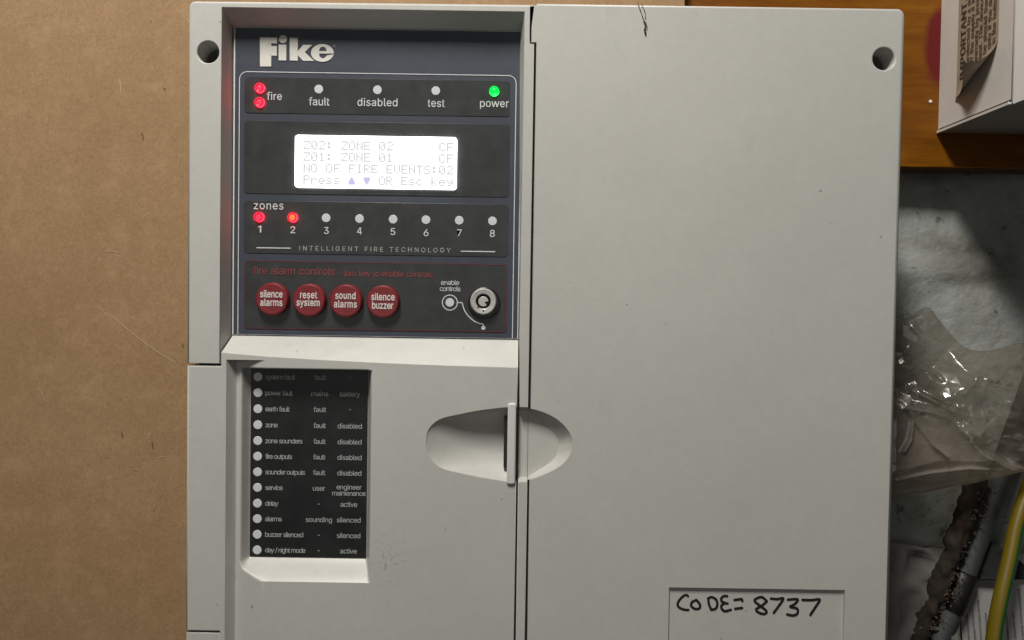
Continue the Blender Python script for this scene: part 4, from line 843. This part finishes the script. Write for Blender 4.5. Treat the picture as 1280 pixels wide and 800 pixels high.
for k in range(40):
    a = 2 * math.pi * k / 40; rr_ = 6.4 * s_
    da = (math.degrees(a) - 318) % 360
    if da < 34: rr_ = 2.6 * s_
    pts.append((c2.x + rr_ * math.cos(a), c2.z + rr_ * math.sin(a)))
g.plate(pts, c2.y - .0036, c2.y - .001, rad=0.0002, seg=2); g.build('lock_plug', M_chrome, ks, ORG)
g = Geo()
for x, y in ((604.3, 388.2), (597.5, 383.5)):
    q = P3(x, y, D_F - .004); g.lathe((q.x, c2.y - .00415, q.z), [(1.1 * s_, 0), (1.0 * s_, -0.0002), (0, -0.0003)], 12)
g.build('locating_mark', M_hole, ks, ORG)

# label strip in the door
g = Geo(); D_T = D_L - 0.0007
g.plate([(lx0, lz0), (lx1, lz0), (lx1, lz1), (lx0, lz1)], D_T, D_L + 0.001, rad=0.0001, seg=2)
strip = g.build('label_strip', plain('black_label', (0.010, 0.011, 0.011), 0.42, var=0.4, vscale=90), panel, ORG); strip['label'] = 'black strip of status lamps'
ys = [471, 490.9, 511, 531, 550.8, 570.3, 589.8, 609.3, 629, 648.4, 667.9, 687.3]
D_W = D_T - 0.0002
txt = [('system fault', 369, 'fault', 392.6, 407.8, '-', 436.5, 439), ('power fault', 366, 'mains', 389, 410.4, 'battery', 425, 450), ('earth fault', 362, 'fault', 392, 407.8, '-', 436.5, 438.8),
       ('zone', 347.2, 'fault', 391.9, 407.3, 'disabled', 422, 452.4), ('zone sounders', 378, 'fault', 391.7, 407, 'disabled', 422, 452), ('fire outputs', 365.2, 'fault', 391.5, 406.8, 'disabled', 421.6, 452),
       ('sounder outputs', 381.2, 'fault', 391.2, 406.6, 'disabled', 421.5, 451.7), ('service', 353.4, 'user', 391, 406.5, 'engineer', 420.6, 452), ('delay', 348, '-', 397.4, 399.8, 'active', 425.6, 446.6),
       ('alarms', 352.2, 'sounding', 382.2, 415, 'silenced', 421, 450.8), ('buzzer silenced', 379, '-', 397.2, 399.6, 'silenced', 421, 450.4), ('day / night mode', 381.8, '-', 397, 399.4, 'active', 425.2, 446)]
M_lab = plain('label_print', (0.40, 0.41, 0.40), 0.5)
for y, (a, ax, b_, b0, b1, c_, c0, c1) in zip(ys, txt):
    xx = 322.6 - (y - 471) / 216.3 * 1.1
    lamp('off2', xx, y, strip, D_T)
    text(a, 331.9 - (y - 471) / 216 * .6, ax, y + 3.0, 6.3, D_W, M_lab, strip, ORG, 2, 1.02)
    text(b_, b0, b1, y + 3.9 if b_ != '-' else y + 3.6, 6.4, D_W, M_lab, strip, ORG, 2, 1.02)
    bs = y + 4.4 if c_ != '-' else y + 3.6
    if c_ == 'engineer': bs = y + 2.4
    text(c_, c0, c1, bs, 6.4, D_W, M_lab, strip, ORG, 2, 1.02)
text('maintenance', 415.2, 457, 619.2, 6.2, D_W, M_lab, strip, ORG, 2, 1.02)

# hairs and fluff caught on the top edge of the cover
M_fluff = plain('grey_fluff', (0.11, 0.095, 0.085), 0.9)
g = Geo()
for pts, r in (([(797, 3.0), (800, 11), (804, 22.5), (805.5, 27)], .00016), ([(801.5, 4), (805.5, 12.5), (807, 18), (806.4, 22.5)], .00013), ([(804.5, 25), (806.5, 31), (807, 38), (807.2, 42)], .0003),
               ([(805, 26), (807.5, 29), (809, 34)], .00022), ([(806.8, 33), (805.6, 37), (806.8, 41)], .0004)):
    g.tube([P3(x, y, -0.0006 - 0.0005 * math.sin(i * 2.1)) for i, (x, y) in enumerate(crom(pts, 4))], r, 6)
loc = P3(804, 20, 0)
o = g.build('dust_strand', M_fluff, None, tuple(loc)); o.location = loc
tag(o, 'thin dark cobweb strand hanging over the top edge of the grey panel', 'cobweb')

# ================================================================== WHITE BOX, upper right
bx, bz = U(1172.6, 166, D_ORG)
D_B0 = 0.025; zt = bz + 0.30; bx1 = bx + 0.12
org = (bx + .06, D_ORG, bz)
box = thing('white_box', 'white plastic box fixed to the orange board at the upper right', 'box', org)
M_box = plain('white_box_plastic', (0.58, 0.545, 0.50), 0.45, var=0.05, vscale=40, bmp=0.06, bscale=900)
g = Geo(); g.box(bx, bx1, D_B0 + .0012, D_ORG, bz, zt, 0.0012); g.build('box_body', M_box, box, org)
g = Geo(); g.box(bx + .0002, bx1, D_B0 - .012, D_B0 + .0008, bz - .0006, zt, 0.0012)
g.build('box_cover', plain('white_cover_plastic', (0.74, 0.73, 0.70), 0.4, var=0.03, bmp=0.05), box, org)
g = Geo(); g.box(bx - .0016, bx + .0004, D_B0 + .002, D_ORG - .001, bz - .0006, bz + .0010, 0.0004); g.build('bottom_rim', M_box, box, org)
g = Geo(); g.box(bx - .00015, bx + .0004, D_B0 + .002, D_ORG - .001, bz + .0010, bz + .0024, 0.0001); g.build('seam_groove', M_hole, box, org)
# peeling sticker on the left side of the box
sd0, sd1 = 0.0400, 0.0800                       # depth range on the side face
def szy(y, d): return (379 - y) / F * (CD + d)
zb0 = szy(110, 0.068); LEN = 0.12
cz0 = Vector((sd0, zb0 + 0.026)); cz1 = Vector((sd1, zb0 + 0.005))       # crease line (depth, height)
cdir = (cz1 - cz0).normalized(); cn = Vector((cdir.y, -cdir.x))
if cn.y > 0: cn = -cn
def curl(d, z, lift0=0.0003, R=0.011):
    s = (Vector((d, z)) - cz0).dot(cn)
    if s <= 0: off, p = 0.0, Vector((d, z))
    else:
        q = Vector((d, z)) - cn * s; off = R * (1 - math.cos(s / R)); p = q + cn * R * math.sin(s / R)
    return (bx - lift0 - off, p.x, p.y)
n1, n2 = 24, 80; vs = []
for j in range(n2 + 1):
    for i in range(n1 + 1):
        vs.append(curl(sd0 + (sd1 - sd0) * i / n1, zb0 + LEN * j / n2))
fs = [(j * (n1 + 1) + i, j * (n1 + 1) + i + 1, (j + 1) * (n1 + 1) + i + 1, (j + 1) * (n1 + 1) + i) for j in range(n2) for i in range(n1)]
M_stk = plain('tan_sticker_paper', (0.31, 0.245, 0.175), 0.6, var=0.12, vscale=120)
stk = mesh_obj('peeling_sticker', vs, fs, M_stk, box, org, True)
stk['label'] = 'tan paper sticker peeling off at its lower end'
M_stxt = plain('sticker_print', (0.045, 0.032, 0.024), 0.6)
lns = [('IMPORTANT.', 0.0078, 0.001, 22), ('is protected by a device', 0.0042, 0.0, 0), ('Off the supply if it is', 0.0042, 0, 0), ('warranty by pressing', 0.0042, 0, 0), ('test. The device must', 0.0042, 0, 0), ('be should than the', 0.0042, 0, 0), ('only if the device', 0.0042, 0, 0), ('in the button fails', .0042, 0, 0)]
dcur = sd1 - 0.0015
for k, (s, hgt, ex, bo) in enumerate(lns):
    v2, f2 = raw_text(s, bo or 8); sc = hgt / ASC / (1.5 if k == 0 else 1.2); dcur -= hgt * (0.92 if k == 0 else 1.0)
    a = min(v[0] for v in v2)
    pts = [curl(dcur + v[1] * sc, zb0 + (0.011 if k == 0 else 0.012 + 0.0015 * k) + (v[0] - a) * sc * (1.15 if k == 0 else 1.05), 0.0006) for v in v2]
    mesh_obj('lettering', pts, f2, M_stxt, stk, org)

# ================================================================== CLUTTER, lower right
# crumpled clear bag
mt, nt, b = nodes('clear_bag_film'); out = nt.nodes['Material Output']; co = tc(nt)
tr = N(nt, 'ShaderNodeBsdfTransparent'); tr.inputs[0].default_value = (0.90, 0.88, 0.84, 1)
b.inputs['Base Color'].default_value = (0.31, 0.268, 0.222, 1); b.inputs['Roughness'].default_value = 0.6; b.inputs['Specular IOR Level'].default_value = 0.1
ms = nt.nodes.new('ShaderNodeMixShader'); ms2 = nt.nodes.new('ShaderNodeMixShader'); gl_ = N(nt, 'ShaderNodeBsdfGlossy', Roughness=0.17); lw = nt.nodes.new('ShaderNodeLayerWeight'); fr_ = math_(nt, 'ADD', math_(nt, 'MULTIPLY', math_(nt, 'POWER', lw.outputs['Facing'], 4.0), 0.30), 0.075)
_z = nt.nodes.new('ShaderNodeSeparateXYZ'); nt.links.new(co, _z.inputs[0])
thick = math_(nt, 'ADD', math_(nt, 'MULTIPLY', _z.outputs['Z'], -9.0), math_(nt, 'ADD', math_(nt, 'MULTIPLY', _z.outputs['X'], -5.0), noi(nt, co, 26, 4, 0.6)))
dens = ramp(nt, thick, [(0.0, (0.13, 0.13, 0.13)), (0.30, (0.52, 0.52, 0.52)), (0.8, (0.62, 0.62, 0.62))])
nt.links.new(dens, ms.inputs[0]); nt.links.new(tr.outputs[0], ms.inputs[1]); nt.links.new(b.outputs[0], ms.inputs[2]); nt.links.new(fr_, ms2.inputs[0]); nt.links.new(ms.outputs[0], ms2.inputs[1]); nt.links.new(gl_.outputs[0], ms2.inputs[2]); nt.links.new(ms2.outputs[0], out.inputs[0])
bump(nt, b, noi(nt, co, 110, 3, 0.6), 0.2, 0.002)
M_film = mt
topc = [(1060, 418), (1090, 408), (1117, 402), (1145, 398), (1172, 384), (1186, 398), (1203, 418), (1222, 436), (1250, 440), (1290, 430), (1330, 430)]
botc = [(1060, 640), (1090, 638), (1117, 633), (1145, 627), (1172, 622), (1186, 619), (1205, 615), (1225, 611), (1255, 604), (1290, 596), (1330, 586)]
tp = crom(topc, 22); bt = crom(botc, 22); nu = len(tp) - 1; nv = 190
def facet(x, z, cell, seed):
    x, z = x / cell, z / cell; x += 0.45 * noise.noise(Vector((x * .6, z * .6, seed))); z += 0.45 * noise.noise(Vector((x * .6, z * .6, seed + 9)))
    sk = (x + z) * 0.366; i, j = math.floor(x + sk), math.floor(z + sk); t = (i + j) * 0.2113; fx, fz = x - i + t, z - j + t
    o1 = (1, 0) if fx > fz else (0, 1)
    c = [(i, j), (i + o1[0], j + o1[1]), (i + 1, j + 1)]; P = [(a - (a + b_) * .2113, b_ - (a + b_) * .2113) for a, b_ in c]
    (ax, ay), (bx_, by), (cx_, cy) = P; det = (by - cy) * (ax - cx_) + (cx_ - bx_) * (ay - cy)
    w0 = ((by - cy) * (x - cx_) + (cx_ - bx_) * (z - cy)) / det; w1 = ((cy - ay) * (x - cx_) + (ax - cx_) * (z - cy)) / det
    h = [noise.cell(Vector((a * 1.37 + seed, b_ * 1.91 - seed, seed))) for a, b_ in c]
    return w0 * h[0] + w1 * h[1] + (1 - w0 - w1) * h[2]
fold = [(1040, 496), (1117, 498), (1145, 503), (1165, 506), (1184, 514), (1200, 530), (1214, 548), (1232, 562), (1256, 574), (1280, 585), (1340, 600)]
def fold_y(x):
    for (xa, ya), (xb_, yb) in zip(fold, fold[1:]):
        if xa <= x <= xb_: return ya + (yb - ya) * (x - xa) / (xb_ - xa)
    return 500
creases = [[(1172, 386), (1182, 394), (1194, 405)], [(1152, 492), (1164, 499), (1180, 508), (1194, 516)], [(1160, 489), (1172, 498), (1186, 506)], [(1196, 508), (1201, 524), (1205, 545)],
           [(1203, 508), (1209, 526), (1213, 546)], [(1203, 492), (1210, 480), (1217, 465)], [(1238, 556), (1252, 552), (1272, 549), (1284, 552)], [(1250, 563), (1262, 574), (1282, 587), (1300, 594)],
           [(1262, 503), (1270, 512), (1277, 524)], [(1126, 508), (1137, 521), (1134, 548), (1126, 563)], [(1136, 522), (1150, 540), (1162, 556), (1180, 570)], [(1150, 410), (1166, 430), (1172, 452), (1186, 476)],
           [(1128, 436), (1144, 444), (1150, 462)], [(1230, 470), (1224, 490), (1232, 520)], [(1120, 600), (1160, 592), (1210, 586), (1260, 590)], [(1240, 512), (1250, 530), (1270, 536)]]
def ridge(x, y):
    best = 99.0
    for c_ in creases:
        if not (min(p[0] for p in c_) - 8 < x < max(p[0] for p in c_) + 8 and min(p[1] for p in c_) - 8 < y < max(p[1] for p in c_) + 8): continue
        for (xa, ya), (xb_, yb) in zip(c_, c_[1:]):
            l2 = (xb_ - xa) ** 2 + (yb - ya) ** 2; t = max(0, min(1, ((x - xa) * (xb_ - xa) + (y - ya) * (yb - ya)) / l2))
            best = min(best, math.hypot(x - xa - t * (xb_ - xa), y - ya - t * (yb - ya)))
    return math.exp(-(best / 2.6) ** 1.6) if best < 12 else 0.0
def crump(x, z, low=0.0):
    return (0.75 * facet(x, z, 0.024, 3.3) + 0.16 * facet(x + .3, z, 0.011, 7.7) + 0.025 * facet(x, z + .2, 0.0045, 5.1)) * (1 - 0.85 * low)
vs, fs = [], []
DBAG = 0.074
for side in (0, 1):
    for i in range(nu + 1):
        for j in range(nv + 1):
            t = j / nv; x = tp[i][0] + (bt[i][0] - tp[i][0]) * t; y = tp[i][1] + (bt[i][1] - tp[i][1]) * t
            X, Z = U(x, y, DBAG)
            ed = min(1, 5 * min(t, 1 - t, i / nu, 1 - i / nu)); env = ed ** 0.6
            sf = (y - fold_y(x)) / 9.0; low = max(0.0, min(1.0, sf)); lip = math.exp(-(sf - 0.6) ** 2 * 1.2)
            if side == 0: d = DBAG + 0.014 - env * (0.008 + 0.014 * crump(X, Z, low) + 0.009 * low + 0.0015 * lip + 0.0024 * ridge(x, y) + 0.0018 * math.exp(-(sf * 0.55) ** 2) * facet(X, Z, 0.0042, 2.2) * (0.4 + 0.6 * noise.noise(Vector((X * 60, 0, 4)))))
            else: d = DBAG + 0.012 + env * (0.006 + 0.008 * crump(X + 0.4, Z))
            vs.append((X, min(d, D_WALL - 0.004), Z))
n0 = (nu + 1) * (nv + 1)
for side in (0, 1):
    for i in range(nu):
        for j in range(nv):
            a = side * n0 + i * (nv + 1) + j; q = (a, a + 1, a + nv + 2, a + nv + 1)
            fs.append(q if side == 0 else q[::-1])
loc = P3(1200, 620, DBAG)
o = mesh_obj('plastic_bag', vs, fs, M_film, None, tuple(loc), True); o.location = loc
tag(o, 'crumpled clear plastic bag bulging out beside the grey panel', 'plastic bag')

# grey conduit with black tape
M_pipe = plain('grey_conduit', (0.05, 0.053, 0.051), 0.5, var=0.15, vscale=40, bmp=0.1, bscale=500)
pth = [P3(1316, 410, .114), P3(1264, 555, .114), P3(1234, 640, .112), P3(1212, 702, .109), P3(1190, 757, .106), P3(1168, 812, .103), P3(1140, 880, .100)]
loc = tuple(pth[-1])
cnd = thing('conduit_pipe', 'grey conduit pipe running down diagonally below the plastic bag', 'pipe', loc)
g = Geo(); g.tube([tuple(p) for p in crom([tuple(p) for p in pth], 6)], 13.0 * S(.107), 20); g.build('pipe', M_pipe, cnd, loc)
g = Geo(); g.tube([tuple(pth[3].lerp(pth[4], t)) for t in (.25, .3, .7, 1.1, 1.12)], [13.9 * S(.107), 15.2 * S(.107), 15.5 * S(.107), 15.2 * S(.107), 13.9 * S(.107)], 20)
g.build('tape_wrap', plain('black_tape', (0.008, 0.008, 0.008), 0.45, bmp=0.3, bscale=300), cnd, loc)
# muddy, rusty pipe beside it
mt, nt, b = nodes('rusty_mud'); co = tc(nt)
c = ramp(nt, noi(nt, co, 110, 5, 0.7), [(0.25, (0.005, 0.004, 0.003)), (0.45, (0.013, 0.010, 0.006)), (0.6, (0.030, 0.016, 0.009)), (0.75, (0.07, 0.04, 0.022))])
nt.links.new(c, b.inputs['Base Color']); b.inputs['Roughness'].default_value = 0.9
M_mud = mt
pth2 = [(1224, 590), (1205, 648), (1186, 705), (1166, 752), (1142, 800), (1108, 866)]
cl = crom([tuple(P3(x, y, .104)) for x, y in pth2], 14)
seg = 22; vs, fs = [], []
for i, p in enumerate(cl):
    p = Vector(p); t = (Vector(cl[min(i + 1, len(cl) - 1)]) - Vector(cl[max(i - 1, 0)])).normalized(); a = t.cross(Vector((0, 1, 0))).normalized(); b2 = a.cross(t)
    for k in range(seg):
        an = 2 * math.pi * k / seg; dirv = a * math.cos(an) + b2 * math.sin(an)
        q = p + dirv * 0.01; rr_ = 0.0062 + 0.0035 * noise.noise(q * 130) + 0.0022 * noise.noise(q * 330) + 0.001 * noise.noise(q * 800)
        vs.append(p + dirv * rr_)
fs = [(i * seg + k, i * seg + (k + 1) % seg, (i + 1) * seg + (k + 1) % seg, (i + 1) * seg + k) for i in range(len(cl) - 1) for k in range(seg)]
loc = cl[-1]
rp_ = mesh_obj('rusty_pipe', vs, fs, M_mud, None, loc, True); rp_.location = loc
tag(rp_, 'mud caked rusty pipe alongside the grey conduit', 'pipe')
g = Geo(); rnd = random.Random(3)
for k in range(90):
    i = rnd.randrange(6, len(cl) - 20); p = Vector(cl[i]); r = rnd.uniform(.0004, .0012)
    c0 = (p.x + rnd.uniform(-.001, .010), p.y - 0.0065 - rnd.uniform(0, .003), p.z + rnd.uniform(-.004, .004))
    bmx = [(c0[0] + r * x * rnd.uniform(.7, 1.3), c0[1] + r * y * rnd.uniform(.7, 1.3), c0[2] + r * z * rnd.uniform(.7, 1.3)) for x, y, z in ((1, 0, 0), (-1, 0, 0), (0, 1, 0), (0, -1, 0), (0, 0, 1), (0, 0, -1))]
    g.add(bmx, [(0, 2, 4), (2, 1, 4), (1, 3, 4), (3, 0, 4), (2, 0, 5), (1, 2, 5), (3, 1, 5), (0, 3, 5)], True)
o = g.build('grit_crust', plain('crumbly_grit', (0.10, 0.055, 0.03), 0.9, var=0.7, vscale=300), rp_, loc); o['kind'] = 'stuff'

# yellow and green earth cable
pth = crom([tuple(P3(x, y, d)) for x, y, d in ((1312, 510, .104), (1292, 590, .100), (1272, 652, .094), (1262, 700, .088), (1250, 752, .082), (1242, 800, .079), (1238, 860, .076))], 8)
loc = pth[-1]
M_yel = plain('yellow_insulation', (0.145, 0.10, 0.003), 0.4, var=0.08); M_green = plain('green_insulation', (0.015, 0.09, 0.025), 0.4)
g = Geo(); g.tube(pth, 9.0 * S(.085), 24, lambda k, n: 1 if (k in (18, 19, 20, 21, 22, 23, 0, 1, 2)) else 0)
o = g.build('earth_cable', [M_yel, M_green], None, loc); o.location = loc
tag(o, 'yellow and green striped earth cable hanging at the right edge', 'cable')

# leaflet with small print
M_pap = plain('white_paper', (0.36, 0.345, 0.33), 0.8, var=0.06, vscale=30)
A = P3(1196, 711, .112); B = P3(1330, 680, .112); dn = Vector((0.01, -0.012, -0.16))
vs = []
for j in range(13):
    for i in range(13):
        u, v = i / 12, j / 12; p = A.lerp(B, u) + dn * v; p = p + Vector((0, 0.0025 * math.sin(u * 5) - 0.003 * v * v, 0)); vs.append(p)
fs = [(j * 13 + i, (j + 1) * 13 + i, (j + 1) * 13 + i + 1, j * 13 + i + 1) for j in range(12) for i in range(12)]
loc = tuple(A + dn)
lf = mesh_obj('printed_leaflet', vs, fs, M_pap, None, loc, True); lf.location = loc
tag(lf, 'white leaflet with small print behind the earth cable', 'leaflet')
g = Geo(); rnd = random.Random(5)
for k in range(15):
    u = 0.05 + k * 0.062; v = 0.10 + 0.16 * rnd.random()
    while v < 0.97:
        L = rnd.uniform(.03, .10); wd = rnd.uniform(.016, .023)
        def pp(uu, vv): return A.lerp(B, uu) + dn * vv + Vector((0, 0.0025 * math.sin(uu * 5) - 0.003 * vv * vv - 0.0004, 0))
        g.add([pp(u, v), pp(u, v + L), pp(u + wd, v + L), pp(u + wd, v)], [(0, 1, 2, 3)]); v += L + rnd.uniform(.003, .007)
g.build('small_print', plain('grey_ink', (0.17, 0.165, 0.16), 0.8), lf, loc)

# crumpled grey sheet and dark rag behind the pipes
def sheet(name, corners, d, amp, mat, label, cat, seed, thick=0.0012):
    a, b_, c_, e_ = [P3(x, y, dd) for x, y, dd in corners]; n = 24; vs = []
    for sd in (0, 1):
        for j in range(n + 1):
            for i in range(n + 1):
                u, v = i / n, j / n; p = a.lerp(b_, u).lerp(e_.lerp(c_, u), v)
                h = amp * (1 - 2 * abs(noise.noise(Vector((p.x * 38 + seed, p.z * 60, seed)))))
                vs.append(p + Vector((0, -h + sd * thick, 0)))
    fs = []; n0 = (n + 1) ** 2
    for j in range(n):
        for i in range(n):
            q = (j * (n + 1) + i, (j + 1) * (n + 1) + i, (j + 1) * (n + 1) + i + 1, j * (n + 1) + i + 1)
            fs.append(q); fs.append(tuple(n0 + k for k in q[::-1]))
    rim = [i for i in range(n + 1)] + [j * (n + 1) + n for j in range(1, n + 1)] + [n * (n + 1) + i for i in range(n - 1, -1, -1)] + [j * (n + 1) for j in range(n - 1, 0, -1)]
    for k in range(len(rim)): p, q = rim[k], rim[(k + 1) % len(rim)]; fs.append((p, q, q + n0, p + n0))
    loc = tuple(e_); o = mesh_obj(name, vs, fs, mat, None, loc, True); o.location = loc
    return tag(o, label, cat)
sheet('paper_sheet', ((1085, 668, .118), (1200, 690, .118), (1190, 850, .10), (1075, 850, .10)), .11, .010, plain('dull_grey_paper', (0.14, 0.135, 0.12), 0.85, var=0.25, vscale=40), 'creased dull grey sheet low down between the grey panel and the rusty pipe', 'paper', 2.0)
sheet('dark_cloth', ((1222, 668, .113), (1262, 690, .113), (1300, 722, .110), (1200, 724, .110)), .11, .003, plain('dark_cloth', (0.02, 0.021, 0.021), 0.9, var=0.3), 'dark rag tucked above the printed leaflet', 'rag', 5.0, 0.003)
